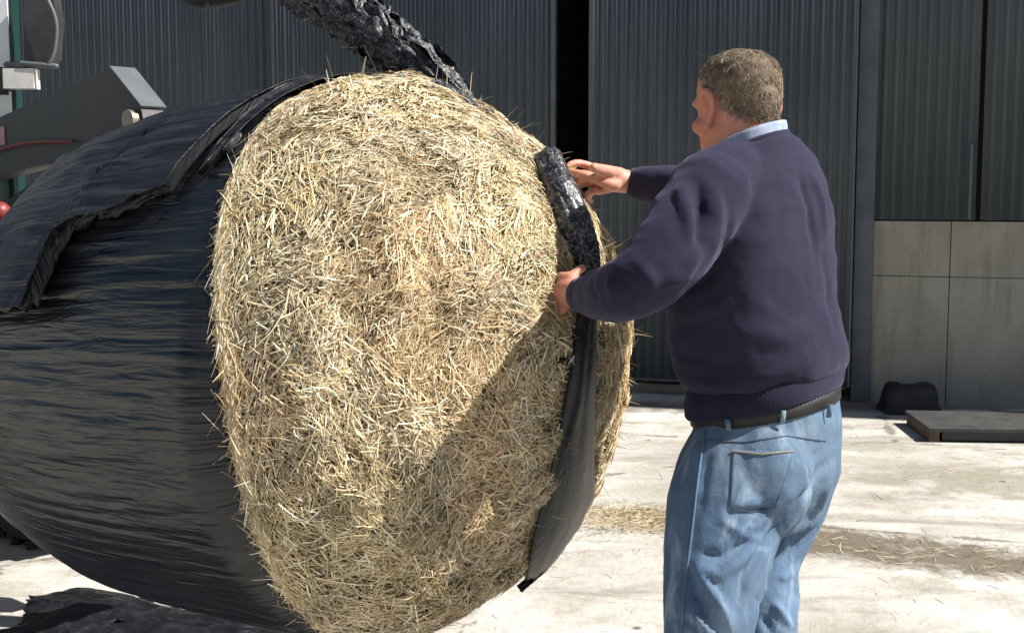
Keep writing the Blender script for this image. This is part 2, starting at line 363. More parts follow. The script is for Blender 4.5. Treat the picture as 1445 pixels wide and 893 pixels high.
# right of the doors: post, concrete panels, cladding over them
px0 = X(1207, WY); 
boxes('steel_post', [((X(1219, 8.86), 8.88, HT / 2), (.125, .1, HT))], 'post', shed, .006)
corrugated('cladding', X(1205, WY), X(1374, WY), 1.28, HT, WY - .03, shed); corrugated('cladding', X(1381, WY), 12, 1.28, HT, WY - .03, shed)
boxes('joint_strip', [((X(1377.5, WY), WY + .02, 3.1), (.05, .02, 3.7))], 'dark', shed, .002)
boxes('loose_flashing', [((X(1366, 8.85), 8.835, 1.54), (.018, .012, .50))], 'trim', shed, .002)
xs = [X(1232, WY), X(1341, WY), X(1341, WY) + 1.8, X(1341, WY) + 3.6, X(1341, WY) + 5.4]
for i in range(4):
    for z0, z1 in ((0, .888), (.893, 1.27)):
        boxes('concrete_panel', [(((xs[i] + xs[i + 1]) / 2, WY + .04, (z0 + z1) / 2), (xs[i + 1] - xs[i] - .006, .12, z1 - z0))], 'panel', shed, .006)
boxes('plinth', [((-3.7, WY + .02, .03), (10.4, .1, .06))], 'panel', shed)
# the rest of the building: inside, back and roof
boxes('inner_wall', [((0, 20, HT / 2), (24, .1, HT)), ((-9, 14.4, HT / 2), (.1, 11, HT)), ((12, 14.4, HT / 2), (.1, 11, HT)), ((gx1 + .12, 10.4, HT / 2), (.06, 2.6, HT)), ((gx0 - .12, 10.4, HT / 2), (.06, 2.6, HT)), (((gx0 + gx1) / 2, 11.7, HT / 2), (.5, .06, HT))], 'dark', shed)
bm = bmesh.new()
prism(bm, [(-9.4, 8.62, HT), (-9.4, 14.5, HT + 1.5), (-9.4, 20.3, HT), (-9.4, 20.3, HT + .08), (-9.4, 14.5, HT + 1.6), (-9.4, 8.62, HT + .08)], (21.8, 0, 0)); from_bm('roof', bm, M['roof'], shed, False)
bm = bmesh.new(); 
for k in range(5):
    xg = gx0 + .06 + .045 * k
    tube(bm, [shed_pt(xg, 9.5, .4 + .15 * k), shed_pt(xg + .01, 9.52, 1.3), shed_pt(xg + .03, 9.55, 2.35 - .12 * k)], [.006, .01, .006], 6)
shed.rotation_euler.z = -WR
o = from_bm('hanging_ropes', bm, M['slab']); tag(o, 'grey ropes hanging in the dark gap between the sliding doors', 'ropes')

# black tub at the foot of the concrete wall
D = 8.5; c = W(1282, 578, D); c.z = 0
t = tag(empty('feed_tub', c), 'black rubber tub standing against the foot of the concrete wall', 'tub')
def rrect(w_, d_, z, r=.05, n=6, ox=0):
    out = []
    for cx, cy, a0 in ((w_ / 2 - r, d_ / 2 - r, 0), (-w_ / 2 + r, d_ / 2 - r, 90), (-w_ / 2 + r, -d_ / 2 + r, 180), (w_ / 2 - r, -d_ / 2 + r, 270)):
        for i in range(n): a = R(a0 + 90 * i / (n - 1)); out.append(Vector((c.x + ox + cx + r * math.cos(a), c.y + cy + r * math.sin(a), z + .012 * math.sin(3 * a + cx * 9))))
    return out
bm = bmesh.new(); rings(bm, [rrect(.36, .28, .0), rrect(.365, .285, .012), rrect(.345, .265, .05), rrect(.325, .25, .12, ox=.005), rrect(.30, .235, .165, ox=.008), rrect(.27, .21, .182, ox=.01), rrect(.16, .12, .186, ox=.01)]); from_bm('tub_body', bm, M['black'], t)
bm = bmesh.new(); rings(bm, [rrect(.372, .292, .0), rrect(.378, .298, .012), rrect(.372, .292, .026), rrect(.355, .275, .027)], False); from_bm('rim', bm, M['black'], t)
# low steel platform at the right edge
D0 = 7.35
t = tag(empty('steel_platform', (3.2, 7.8, 0)), 'low dark steel platform with a rusty end lying on the concrete at the right', 'platform')
x0 = X0(1322, 7.5)
boxes('deck_plate', [((x0 + 1.3, 7.70, .075), (2.6, .62, .02))], 'slab', t)
boxes('front_beam', [((x0 + 1.34, 7.44, .037), (2.52, .05, .052))], 'slab', t)
boxes('end_beam', [((x0 + .03, 7.68, .032), (.06, .56, .064))], 'rust', t)
for k in range(3): boxes('leg', [((x0 + .35 + k * 1.0, 7.5, .01), (.1, .06, .02))], 'slab', t)
t.rotation_euler.z = -R(4)

# ------------------------------------------------------------------ the bale
Q = [-0.20355348, 2.7829824, 1.12746837, 0.85616297, 0.08314719, 0.61, 0.49556032, 0.38900453, 1.63256524, 0.97478878, 2.31238815, -0.02226775, -0.07633691, 0.02628393, 0.01518601, 0.0181602, -0.01482312, -0.02897806, -0.01410355, 0.05723815, -0.00503089]
BC = np.array(Q[:3]); th, ta = Q[3], Q[4]; BR, BL, bf, nf, bb, nb_ = Q[5:11]; hh = Q[13:17]; kk = Q[17:21]
A = np.array([math.sin(th) * math.cos(ta), -math.cos(th) * math.cos(ta), math.sin(ta)]); E1 = np.array([math.cos(th), math.sin(th), 0]); E2 = np.cross(E1, A)
if E2[2] < 0: E2 = -E2
def radf(ph): return 1 + hh[0] * np.cos(2 * ph) + hh[1] * np.sin(2 * ph) + hh[2] * np.cos(3 * ph) + hh[3] * np.sin(3 * ph)
def prof(s):
    s = np.asarray(s, float); r = np.full_like(s, BR); m = s > 0; r[m] = BR * np.clip(1 - (s[m] / bf) ** nf, 0, 1) ** (1 / nf)
    m = s < -BL; r[m] = BR * np.clip(1 - ((-s[m] - BL) / bb) ** nb_, 0, 1) ** (1 / nb_); return r
def sborder(ph): return Q[11] + .018 + Q[12] * np.sin(ph) + kk[0] * np.cos(ph) + kk[1] * np.sin(2 * ph) + kk[2] * np.cos(2 * ph) + kk[3] * np.sin(3 * ph)
def bsurf(s, ph):
    r = prof(s) * radf(ph); return BC + s[..., None] * A + (r * np.cos(ph))[..., None] * E1 + (r * np.sin(ph))[..., None] * E2
def bnorm(s, ph):
    e = 1e-3; T1 = bsurf(np.clip(s + e, -BL - bb * .999, bf * .9995), ph) - bsurf(np.clip(s - e, -BL - bb * .9995, bf * .999), ph); T2 = bsurf(s, ph + e) - bsurf(s, ph - e)
    n = np.cross(T2, T1); n /= np.linalg.norm(n, axis=-1, keepdims=True) + 1e-12
    c = BC + np.clip(s, -BL, 0)[..., None] * A; f = np.sign(((bsurf(s, ph) - c) * n).sum(-1, keepdims=True)); return n * np.where(f == 0, 1, f)
def lump(s, ph):
    """settled hollows and swirl ridges of the packed hay, metres"""
    r = prof(s)
    x = r * np.cos(ph); y = r * np.sin(ph); out = np.zeros(s.shape)
    for idx in np.ndindex(*s.shape):
        q = Vector((x[idx] * 3.2, y[idx] * 3.2, s[idx] * 3.2)); rr = r[idx]
        a = ph[idx]; sw = noise.noise(Vector((rr * 17 + .5 * math.sin(a), math.cos(a) * 1.6, math.sin(a) * 1.6)))
        out[idx] = .020 * noise.noise(q) + .014 * noise.noise(q * 2.7) + .021 * sw + .012 * noise.noise(q * 6) + .006 * noise.noise(q * 14)
    return out
def grid_mesh(name, P, mat, parent, wrap_u=False, uv=None, solid=0, N=None):
    nu, nv = P.shape[:2]; V = P.reshape(-1, 3); i, j = np.meshgrid(np.arange(nu if wrap_u else nu - 1), np.arange(nv - 1), indexing='ij'); i2 = (i + 1) % nu
    Fq = np.stack([i * nv + j, i2 * nv + j, i2 * nv + j + 1, i * nv + j + 1], -1).reshape(-1, 4)
    o = arr_mesh(name, V, Fq, M[mat], parent, uv=None if uv is None else uv.reshape(-1, 2))
    if solid: m = o.modifiers.new('t', 'SOLIDIFY'); m.thickness = solid; m.offset = 0
    return o
bale = tag(empty('round_bale', tuple(BC)), 'big round bale of yellow hay, half stripped of its black plastic wrapping', 'bale')
nphi = 340; ph = np.linspace(0, 2 * np.pi, nphi, endpoint=False)
sb = sborder(ph)
# hay body: from under the wrap to the middle of the face
tt = np.linspace(0, 1, 110); tcap = np.sin(tt * np.pi / 2)
s_h = np.empty((nphi, 110)); 
for k in range(110): s_h[:, k] = (sb - .10) + (bf * .9995 - sb + .10) * np.sin(tt[k] * np.pi / 2) ** 1.0
PH = np.repeat(ph[:, None], 110, 1); LMP = lump(s_h, PH)
fade = np.clip((s_h - sb[:, None]) / .12, .0, 1)
P = bsurf(s_h, PH) + bnorm(s_h, PH) * (LMP * fade + .004 - .030 * np.clip((sb[:, None] + .004 - s_h) / .015, 0, 1))[..., None]
hay = grid_mesh('hay', P, 'haybase', bale, True)
smooth_tree = None
s2 = np.concatenate([-BL - bb * np.sin(np.linspace(np.pi / 2 * .995, 0, 60)) ** (2 / nb_), np.linspace(-BL, 0, 30)[1:], (bf * np.sin(np.linspace(0, np.pi / 2 * .995, 50)) ** (2 / nf))[1:]])
SS, PP = np.meshgrid(s2, ph, indexing='xy'); PB = bsurf(SS, PP); nu, nv = PB.shape[:2]
Vb = PB.reshape(-1, 3); fb = [(i * nv + j, ((i + 1) % nu) * nv + j, ((i + 1) % nu) * nv + j + 1, i * nv + j + 1) for i in range(nu) for j in range(nv - 1)]
BT = BVHTree.FromPolygons([Vector(v) for v in Vb], fb)
# --- strands
def strands(P0, T, Nn, length, width, bend, col, seg=3, lift=None):
    """flat bent stems; P0 start, T direction, Nn surface normal"""
    n = len(P0); B = np.cross(Nn, T); roll = rng.normal(0, .7, n)[:, None]
    Wd = B * np.cos(roll) + Nn * np.sin(roll); Wd *= width[:, None] * .5
    side = B * rng.normal(0, 1, n)[:, None] * bend[:, None]
    V = np.empty((n, seg + 1, 2, 3)); 
    for k in range(seg + 1):
        u = k / seg; c = P0 + T * (length * u)[:, None] + side * (u * u * length)[:, None]
        if lift is not None: c = c + Nn * (lift[0] * (1 - u) + lift[1] * u - 4 * lift[2] * u * (1 - u))[:, None]
        tw = 1 - .55 * max(0, u - .5) * 2
        V[:, k, 0] = c - Wd * tw; V[:, k, 1] = c + Wd * tw
    base = (np.arange(n) * (seg + 1) * 2)[:, None, None]; k = np.arange(seg)[None, :, None]
    Fq = (base + k * 2 + np.array([0, 1, 3, 2])[None, None, :]).reshape(-1, 4)
    C = np.repeat(np.c_[col, np.ones(n)], (seg + 1) * 2, 0)
    return V.reshape(-1, 3), Fq, C
PAL = np.array([(.76, .65, .45), (.70, .57, .36), (.84, .76, .58), (.55, .43, .23), (.41, .32, .18), (.47, .40, .25), (.62, .44, .27), (.22, .155, .085), (.70, .54, .38), (.88, .83, .68)])
PW = np.array([.19, .18, .15, .13, .09, .06, .06, .05, .05, .05])
def tint(n): return np.clip(PAL[rng.choice(len(PAL), n, p=PW / PW.sum())] * rng.normal(.95, .16, n)[:, None], .02, .92)
def bilerp(A2, s, phv):
    """lump height at arbitrary points"""
    r = prof(s); return None
def haystrands(n, lmin, lmax, tilt, name, stick=False, wmul=1.0):
    phv = rng.random(n) * 2 * np.pi
    # even over area: sample disc radius for the cap, s for the skirt
    u = rng.random(n); s = np.where(u < .78, bf * (1 - np.sqrt(rng.random(n)) ** nf) ** (1 / nf) * .999, sborder(phv) + rng.random(n) ** .9 * (0.03 - sborder(phv)))
    s = np.clip(s, sborder(phv) + .006 + .012 * rng.random(n), bf * .999)
    p = bsurf(s, phv); nn = bnorm(s, phv)
    tang = -np.sin(phv)[:, None] * E1 + np.cos(phv)[:, None] * E2; tang -= nn * (tang * nn).sum(1, keepdims=True); tang /= np.linalg.norm(tang, axis=1, keepdims=True)
    q = np.cross(nn, tang)
    patch = np.array([noise.noise(Vector(x * 5)) for x in p]) * 1.6
    patch2 = np.array([noise.noise(Vector(x * 16)) for x in p]) * .9
    an = rng.normal(0, tilt, n) + patch + patch2 + (rng.random(n) < .5) * np.pi
    rim_ = np.clip((s - sborder(phv)) / .07, .15, 1); an = np.where(np.cos(an) > 0, np.arctan(np.tan(an) * rim_), np.pi + np.arctan(np.tan(an) * rim_))
    T = tang * np.cos(an)[:, None] + q * np.sin(an)[:, None]
    Ln = lmin + (lmax - lmin) * rng.random(n) ** 1.8
    pu = np.clip(((phv % (2 * np.pi)) / (2 * np.pi) * nphi).astype(int), 0, nphi - 1)
    tv = np.arcsin(np.clip((s - (sb[pu] - .10)) / (bf * .9995 - sb[pu] + .10), 0, 1)) / (np.pi / 2) * 109
    i0 = np.clip(tv.astype(int), 0, 108); l = LMP[pu, i0] * fade[pu, i0] + .004
    p = p + nn * (l + .0015)[:, None] - T * (Ln * .5)[:, None]
    sag = Ln ** 2 / 8 / .62
    if stick: a = rng.normal(0, .004, n); b = np.abs(rng.normal(0, .03, n)) ; mid = np.zeros(n)
    else: a = rng.random(n) * .005 - sag; b = rng.random(n) * .007 - sag; mid = -(sag + rng.random(n) * .003)
    wd = (.0010 + .0030 * rng.random(n) ** 2.6) * wmul
    clump = 1 + .30 * patch / 1.6 + .32 * patch2 / .9
    gr = np.array([noise.noise(Vector(x * 4 + Vector((9, 3, 1)))) for x in map(Vector, p)])
    col = tint(n) * clump[:, None]; col = np.where(gr[:, None] > .2, col * np.array([.98, .98, .92]), col)
    col = np.where(gr[:, None] < -.25, col * np.array([.98, .91, .84]), col)
    return strands(p, T, nn, Ln, wd, np.abs(rng.normal(0, .18, n)), np.clip(col, .01, .95), 3, (a, b, mid))
def merged(name, lst, mat, parent=None):
    V = []; Fs = []; C = []; o = 0
    for v, f_, c in lst: V.append(v); Fs.append(f_ + o); C.append(c); o += len(v)
    return arr_mesh(name, np.concatenate(V), np.concatenate(Fs), M[mat], parent, False, col=np.concatenate(C))
p_ = hit(BT, 497, 118); q_ = W(516, 80, p_.y)
stalk = strands(np.array([p_]), np.array([(q_ - p_).normalized()]), np.array([[0, -1.0, 0.05]]), np.array([(q_ - p_).length]), np.array([.006]), np.array([.05]), np.array([[.6, .55, .38]]))
o = merged('hay_stems', [stalk, haystrands(95000, .010, .055, .8, 'a', False, .85), haystrands(9000, .04, .13, .5, 'b', False, .8), haystrands(900, .015, .05, .9, 'c', True, .7)], 'hay', bale); tag(o, kind='stuff')

# --- black wrap over the barrel
nph2 = 620; ph2 = np.linspace(0, 2 * np.pi, nph2, endpoint=False); nv2 = 90
sb2 = sborder(ph2); S2 = np.empty((nph2, nv2))
for k in range(nv2):
    u = k / (nv2 - 1)
    S2[:, k] = np.where(u < .55, sb2 + (-BL - sb2) * (u / .55), -BL - bb * np.sin(np.clip((u - .55) / .45, 0, 1) * np.pi / 2 * .998) ** (2 / nb_))
P2h = np.repeat(ph2[:, None], nv2, 1)
wr = np.empty_like(S2)
for i in range(nph2):
    c_, s_ = math.cos(ph2[i]), math.sin(ph2[i])
    for k in range(nv2):
        s = S2[i, k]
        wr[i, k] = .0065 * noise.noise(Vector((c_ * 15, s_ * 15, s * 2.0))) + .0045 * noise.noise(Vector((c_ * 44, s_ * 44, s * 3.0 + 4))) + .014 * noise.noise(Vector((c_ * 1.8, s_ * 1.8, s * 2)))
edge = np.exp(-((S2 - sb2[:, None]) / .018) ** 2)
off = .011 + wr * np.clip((sb2[:, None] - S2) / .16, .12, 1) - .003 * edge
uv = np.stack([P2h / (2 * np.pi) * 3.8, S2], -1)
Pw = bsurf(S2, P2h) + bnorm(S2, P2h) * off[..., None]
# first ring tucks in under itself
Pw = np.concatenate([(bsurf(S2[:, :1] - .004, P2h[:, :1]) + bnorm(S2[:, :1] - .004, P2h[:, :1]) * (-.012)), Pw], 1); uv = np.concatenate([uv[:, :1], uv], 1)
wrap = grid_mesh('plastic_wrap', Pw, 'wrap', bale, True, uv)
wrap['label'] = 'black wrinkled plastic still round the barrel of the bale'
def sphi(p):
    d = np.array(p) - BC; return float(d @ A), math.atan2(float(d @ E2), float(d @ E1))
# --- loose upper layer folded back over the top
edge_px = [(432, 131), (395, 152), (350, 195), (325, 232), (292, 262), (250, 283), (212, 300), (180, 322), (150, 330), (118, 344), (98, 378), (84, 412), (72, 444), (40, 452), (2, 450), (-40, 458)]
ed = [sphi(hit(BT, *e)) for e in edge_px]
es = np.array([e[0] for e in ed]); ep = np.array([e[1] for e in ed]); ep = np.where(ep < -1, ep + 2 * np.pi, ep)
order = np.argsort(es); es = es[order]; ep = ep[order]
nA, nB = 170, 60
sv = np.linspace(es[0], es[-1] - .002, nA); pe = np.interp(sv, es, ep)
pe = pe + .018 * np.array([noise.noise(Vector((s * 14, 2, 0))) for s in sv]) + .012 * np.array([noise.noise(Vector((s * 40, 7, 0))) for s in sv])
FP = np.empty((nA, nB, 3)); FU = np.empty((nA, nB, 2))
for j in range(nB):
    v = (j / (nB - 1)) ** 1.5; phv = pe + (R(58) - pe) * v; g_ = np.exp(-v / .16)
    nz = np.array([noise.noise(Vector((s * 5, p * 5, 1))) for s, p in zip(sv, phv)]); nz2 = np.array([noise.noise(Vector((s * 3 + 5, p * 26, 3))) for s, p in zip(sv, phv)])
    lip = np.clip((sv - es[0]) / .1, 0, 1) * np.clip((es[-1] - sv) / .28, .08, 1)
    of = .014 + (.050 * g_ + .016 * nz * (1 - .4 * g_) + .012 * nz2) * lip + .012
    FP[:, j] = bsurf(sv, phv) + bnorm(sv, phv) * np.maximum(of, .016)[:, None]; FU[:, j, 0] = phv / (2 * np.pi) * 3.8; FU[:, j, 1] = sv
# torn edge: a ragged turned-under hem of film
LP = []; nh = 9
n1 = np.array([noise.noise(Vector((s * 22, 11, 0))) + .25 * noise.noise(Vector((s * 50, 5, 0))) for s in sv]); n2 = np.array([noise.noise(Vector((s * 9, 1, 5))) for s in sv])
e0 = np.linalg.norm(FP[:, 0] - bsurf(sv, pe), axis=1)
for k in range(nh):
    v = 1 - k / nh; nk_ = np.array([noise.noise(Vector((s * 30, k * .8, 9))) for s in sv])
    dp = -.075 * math.sin(v * math.pi * .62) * (.7 + .6 * n1 * v + .5 * n2) + .02 * v * v
    hgt = e0 * (1 - .62 * v ** 1.2) * (1 + .25 * nk_ * v) + .006 * nk_ * lip
    LP.append(bsurf(sv, pe + dp * np.clip(lip, .25, 1)) + bnorm(sv, pe) * np.maximum(hgt, .012)[:, None])
FP = np.concatenate([np.stack(LP, 1), FP], 1); FU = np.concatenate([np.repeat(FU[:, :1], nh, 1) + np.linspace(-.05, 0, nh)[None, :, None] * np.array([1, 0]), FU], 1)
M['flap'] = m_wrap('flap_plastic', True, 0, .42)
flap = grid_mesh('folded_flap', FP, 'flap', wrap, False, FU, .0012)
flap['label'] = 'loose torn upper layer of black plastic folded back'
# --- crumpled bunch pulled up off the top
def crumpled(name, pts, rad, mat, parent, amp, fr, n=72, k=16, flat=None, seed=0, pleat=.6):
    bm = bmesh.new(); tube(bm, pts, rad, n, k, False, True, flat); bmesh.ops.recalc_face_normals(bm, faces=bm.faces)
    me = bpy.data.meshes.new(name); bm.to_mesh(me); bm.free(); V = coords(me); N = normals(me); d = np.empty(len(V))
    for i, v in enumerate(V):
        a = 2 * math.pi * (i % n) / n; L_ = (i // n) * .7 / k; q = Vector(v); wv = noise.noise(q * fr * .5 + Vector((seed, 3, 1)))
        pl_ = 1 - 2 * abs(noise.noise(Vector((math.cos(a + wv) * 2.6 + seed, math.sin(a + wv) * 2.6, L_))))
        rd = 1 - 2.2 * abs(noise.noise(q * fr + Vector((seed, 0, 0)))); r2 = 1 - 2.2 * abs(noise.noise(q * fr * 2.4))
        d[i] = pleat * (pl_ - .5) * 1.3 + (1 - pleat) * (rd * .8 + r2 * .45)
    set_coords(me, V + N * (d * amp)[:, None]); o = link(name, me, M[mat], parent, False)
    return o
bp = [W(668, 150, 3.12), W(638, 122, 3.14), W(582, 80, 3.18), W(528, 40, 3.24), W(466, 0, 3.32), W(405, -36, 3.42), W(352, -52, 3.55), W(300, -45, 3.7)]
C_ = catmull(bp, 20); nu_ = len(C_); rd_ = np.interp(np.linspace(0, 7, nu_), range(8), [.012, .050, .088, .108, .118, .118, .11, .08])
Vs = []; Fs_ = []; o_ = 0; nv_ = 22
for r in range(15):
    t0 = rng.uniform(0, 6.28); G = np.empty((nu_, nv_, 3))
    for i in range(nu_):
        t_ = (C_[min(i + 1, nu_ - 1)] - C_[max(i - 1, 0)]).normalized(); a_ = t_.cross(Vector((.2, -.6, .8))).normalized(); b_ = t_.cross(a_)
        an = t0 + 1.3 * noise.noise(Vector((i * .03, r * 7.1, 0))) + i * .010; ro = .42 + .4 * noise.noise(Vector((i * .05, r * 3.3, 5)))
        wv = .85 + .45 * noise.noise(Vector((i * .06, r * 5.7, 9)))
        for j in range(nv_):
            v = (j / (nv_ - 1) * 2 - 1); q = Vector((i * .075, v * 1.6 + r * 11.3, r * 2.0))
            cr = .55 * (1 - 2 * abs(noise.noise(q * 1.3))) + .34 * (1 - 2 * abs(noise.noise(q * 3.1))) + .18 * noise.noise(q * 7)
            aa = an + v * wv * 1.15; rr = rd_[i] * max(.1, ro + .30 * (cr - .35) + .10 * v * v)
            G[i, j] = C_[i] + (a_ * math.cos(aa) + b_ * math.sin(aa)) * rr
    i, j = np.meshgrid(np.arange(nu_ - 1), np.arange(nv_ - 1), indexing='ij')
    Vs.append(G.reshape(-1, 3)); Fs_.append(np.stack([i * nv_ + j, (i + 1) * nv_ + j, (i + 1) * nv_ + j + 1, i * nv_ + j + 1], -1).reshape(-1, 4) + o_); o_ += nu_ * nv_
o = arr_mesh('bunched_plastic', np.concatenate(Vs), np.concatenate(Fs_), M['crumple'], wrap, False)
o['label'] = 'crumpled bunch of black plastic pulled up from the bale top'
# loose net and film lying over the crown edge
cr_ = [(430, 130), (480, 117), (530, 112), (575, 112), (620, 124), (655, 140), (700, 166), (742, 196)]
P = []
for e in cr_:
    p = hit(BT, e[0], e[1] + 6); P.append(p + Vector((0, .05, -.012)))
o = crumpled('torn_film', P, [.012, .02, .026, .03, .032, .026, .018, .01], 'sheet', wrap, .014, 20)
# --- the roll the man is gathering, and the band below his hand
rl = [(757, 236), (772, 275), (790, 318), (805, 358), (815, 392), (818, 428)]
P = [hit(BT, x, y, .030) for x, y in rl]
o = crumpled('rolled_plastic', P, [.031, .036, .038, .033, .022, .020], 'roll', wrap, .0055, 13, n=64, k=14, seed=5, pleat=.85); o.data.polygons.foreach_set('use_smooth', [True] * len(o.data.polygons))
rows = [(425, 808, 829), (470, 800, 829), (520, 795, 828), (570, 786, 828), (620, 776, 828), (660, 768, 829), (695, 760, 829), (730, 750, 815), (760, 743, 796), (790, 738, 772), (808, 733, 750), (818, 731, 738)]
yy = np.linspace(425, 818, 70); l = np.interp(yy, [r[0] for r in rows], [r[1] for r in rows]); r_ = np.interp(yy, [r[0] for r in rows], [r[2] for r in rows])
SP = np.empty((70, 16, 3))
for i in range(70):
    for j in range(16):
        u = j / 15; b_ = math.sin(math.pi * u)
        p = hit(BT, l[i] + (r_[i] - l[i]) * u, yy[i], .017 + .016 * b_ ** .7 + .005 * noise.noise(Vector((yy[i] * .012, u * 3, 0))) + .004 * noise.noise(Vector((yy[i] * .004, u * 8, 3))))
        SP[i, j] = p
o = grid_mesh('hanging_band', SP, 'sheet', wrap, False, None, .006)
bm = bmesh.new(); p = W(727, 812, 3.0)
print('strip depths', [round(hit(BT, x, y).y, 2) for x, y in ((757, 236), (805, 413), (800, 600), (735, 800), (590, 500), (300, 500))])

# ------------------------------------------------------------------ tractor and loader holding the bale from behind
tf = Vector((A[0], A[1], 0)).normalized(); tl = Vector((-tf.y, tf.x, 0)); up = Vector((0, 0, 1)); Cg = Vector((BC[0], BC[1], 0))
def T(u, l, z): return Cg - tf * u + tl * l + up * z       # u metres behind the face, l to the far side
tr = tag(empty('loader_tractor', T(3.4, 0, 0)), 'white and green tractor with dark grey front loader arms holding up the bale', 'tractor')
AX = (tf, tl, up)
def uz(px, py, l=.5):
    k = (px - CX) / F; p0 = Cg + tl * l
    u = (p0.x - k * p0.y) / (tf.x - k * tf.y); q = p0 - tf * u; return u, W(px, py, q.y).z
pl = [uz(*p) for p in ((-60, 196), (146, 103), (163, 98), (205, 154), (207, 178))]
for l in (.5, -.58):
    poly = [pl[0], pl[1], pl[2], pl[3], (pl[3][0] - .16, 1.30), (pl[3][0] - .12, .70), (pl[3][0] + .04, .70), (pl[3][0] + .06, 1.35), (pl[3][0] + .16, pl[3][1] - .16), (pl[1][0] + .05, pl[1][1] - .27), (pl[0][0], pl[0][1] - .20), (4.2, 1.42), (4.2, 1.60)]
    bm = bmesh.new(); prism(bm, [T(u, l, z) for u, z in poly], tl * .085); arm = from_bm('loader_arm', bm, M['armgrey'], tr, False, .008)
    e = [pl[1], pl[2], pl[3], (pl[3][0] + .035, pl[3][1] - .03), (pl[2][0] + .02, pl[2][1] - .035)]
    bm = bmesh.new(); a, b = T(pl[2][0] - .004, l + .0, pl[2][1] + .004), T(pl[3][0] - .004, l, pl[3][1] + .004); d = (b - a).normalized(); nrm = d.cross(tl).normalized()
    if nrm.z < 0: nrm = -nrm
    box(bm, (a + b) / 2 + tl * .045 + nrm * .004, ((b - a).length, .10, .008), (d, tl, nrm)); from_bm('cover_plate', bm, M['trim'], arm, False, .002)
    bm = bmesh.new(); u0, z0 = uz(196, 170, l if l > 0 else .5)
    tube(bm, [T(u0, l - .03, z0), T(u0, l + .12, z0)], .035, 14, 1, False); from_bm('pivot_pin', bm, M['steel'], arm, False, .004)
    bm = bmesh.new(); p0, p1 = uz(112, 200), uz(8, 212)
    tube(bm, [T(p0[0], l - .015, p0[1]), T((p0[0] + p1[0]) / 2, l - .02, (p0[1] + p1[1]) / 2 + .012), T(p1[0], l - .015, p1[1]), T(p1[0] + .8, l - .015, p1[1] - .1)], .0055, 8); from_bm('hydraulic_hose', bm, M['red'], arm)
    bm = bmesh.new(); p0, p1 = uz(128, 198), uz(-8, 292); tube(bm, [T(p0[0], l + .06, p0[1]), T(p1[0], l + .06, p1[1]), T(p1[0] + .7, l + .06, p1[1] - .55)], [.018, .02, .04], 12, 1); from_bm('lift_ram', bm, M['armgrey'], arm)
bm = bmesh.new(); u0, z0 = uz(0, 192, .49); box(bm, T(u0 + .02, .497, z0), (.16, .004, .07), AX); from_bm('decal', bm, M['sticker'], tr, False)
# headstock and tines behind the bale
uh = BL + bb + .06
bm = bmesh.new(); box(bm, T(uh, 0, .62), (.08, 1.25, .10), AX); box(bm, T(uh, 0, 1.22), (.08, 1.25, .10), AX)
for l in (-.5, 0, .5): box(bm, T(uh + .002, l, .92), (.07, .09, .52), AX)
hs = from_bm('headstock', bm, M['armgrey'], tr, False, .008)
for l in (-.3, .3):
    bm = bmesh.new(); tube(bm, [T(uh + .03, l, .86), T(uh - .5, l, .88), T(uh - 1.0, l * .9, .9)], [.028, .024, .006], 10, 2); from_bm('bale_spike', bm, M['steel'], hs)
# top clamp arm
bm = bmesh.new(); tube(bm, [W(-30, -130, 5.25), W(120, -110, 4.6), W(215, -50, 4.0), W(272, -14, 3.72), W(300, -10, 3.70), W(335, -10, 3.66)], [.05, .05, .05, .045, .045, .03], 14, 6); from_bm('top_clamp', bm, M['black'], tr)
# chassis, bonnet, cab
bm = bmesh.new(); box(bm, T(3.9, 0, .72), (3.2, .42, .34), AX); from_bm('chassis', bm, M['armgrey'], tr, False, .02)
bm = bmesh.new(); prism(bm, [T(2.75, -.33, .9), T(2.75, -.33, 1.18), T(2.95, -.33, 1.3), T(4.2, -.33, 1.4), T(4.2, -.33, .9)], tl * .66); from_bm('bonnet', bm, M['green'], tr, False, .03)
lc = .52
cab = empty('cab', T(4.75, 0, 1)); cab.location = T(4.75, 0, 1) - T(3.4, 0, 0); cab.parent = tr; bpy.context.view_layer.update()
for u0, l in ((4.02, lc), (4.02, -lc - .06), (5.5, lc), (5.5, -lc - .06)):
    bm = bmesh.new(); box(bm, T(u0, l, 1.9), (.09, .09, 1.3), AX); from_bm('pillar', bm, M['white'], cab, False, .012)
bm = bmesh.new(); box(bm, T(4.75, 0, 2.62), (1.75, 1.35, .16), AX); from_bm('cab_roof', bm, M['white'], cab, False, .04)
bm = bmesh.new(); box(bm, T(4.02, 0, 1.92), (.01, .96, 1.2), AX); from_bm('windscreen', bm, M['glass'], cab, False)
bm = bmesh.new(); box(bm, T(4.75, 0, 1.08), (1.5, 1.14, .34), AX); from_bm('cab_base', bm, M['green'], cab, False, .03)
# loader tower with the white and green upright seen beyond the arm
def upright(name, px0, px1, z0, z1, y, mat, par):
    pyc = 50 if z1 > 2 else 250; bm = bmesh.new(); a = W(px0, pyc, y).x; b = W(px1, pyc, y).x; box(bm, ((a + b) / 2, y, (z0 + z1) / 2), (b - a, .08, z1 - z0)); return from_bm(name, bm, M[mat], par, False, .004)
tw = upright('loader_tower', -40, 17, 1.65, 2.75, 5.3, 'white', tr); upright('edge_trim', 17, 23, .95, 2.75, 5.31, 'green', tw); upright('tower_foot', -40, 17, .6, 1.64, 5.32, 'green', tw)
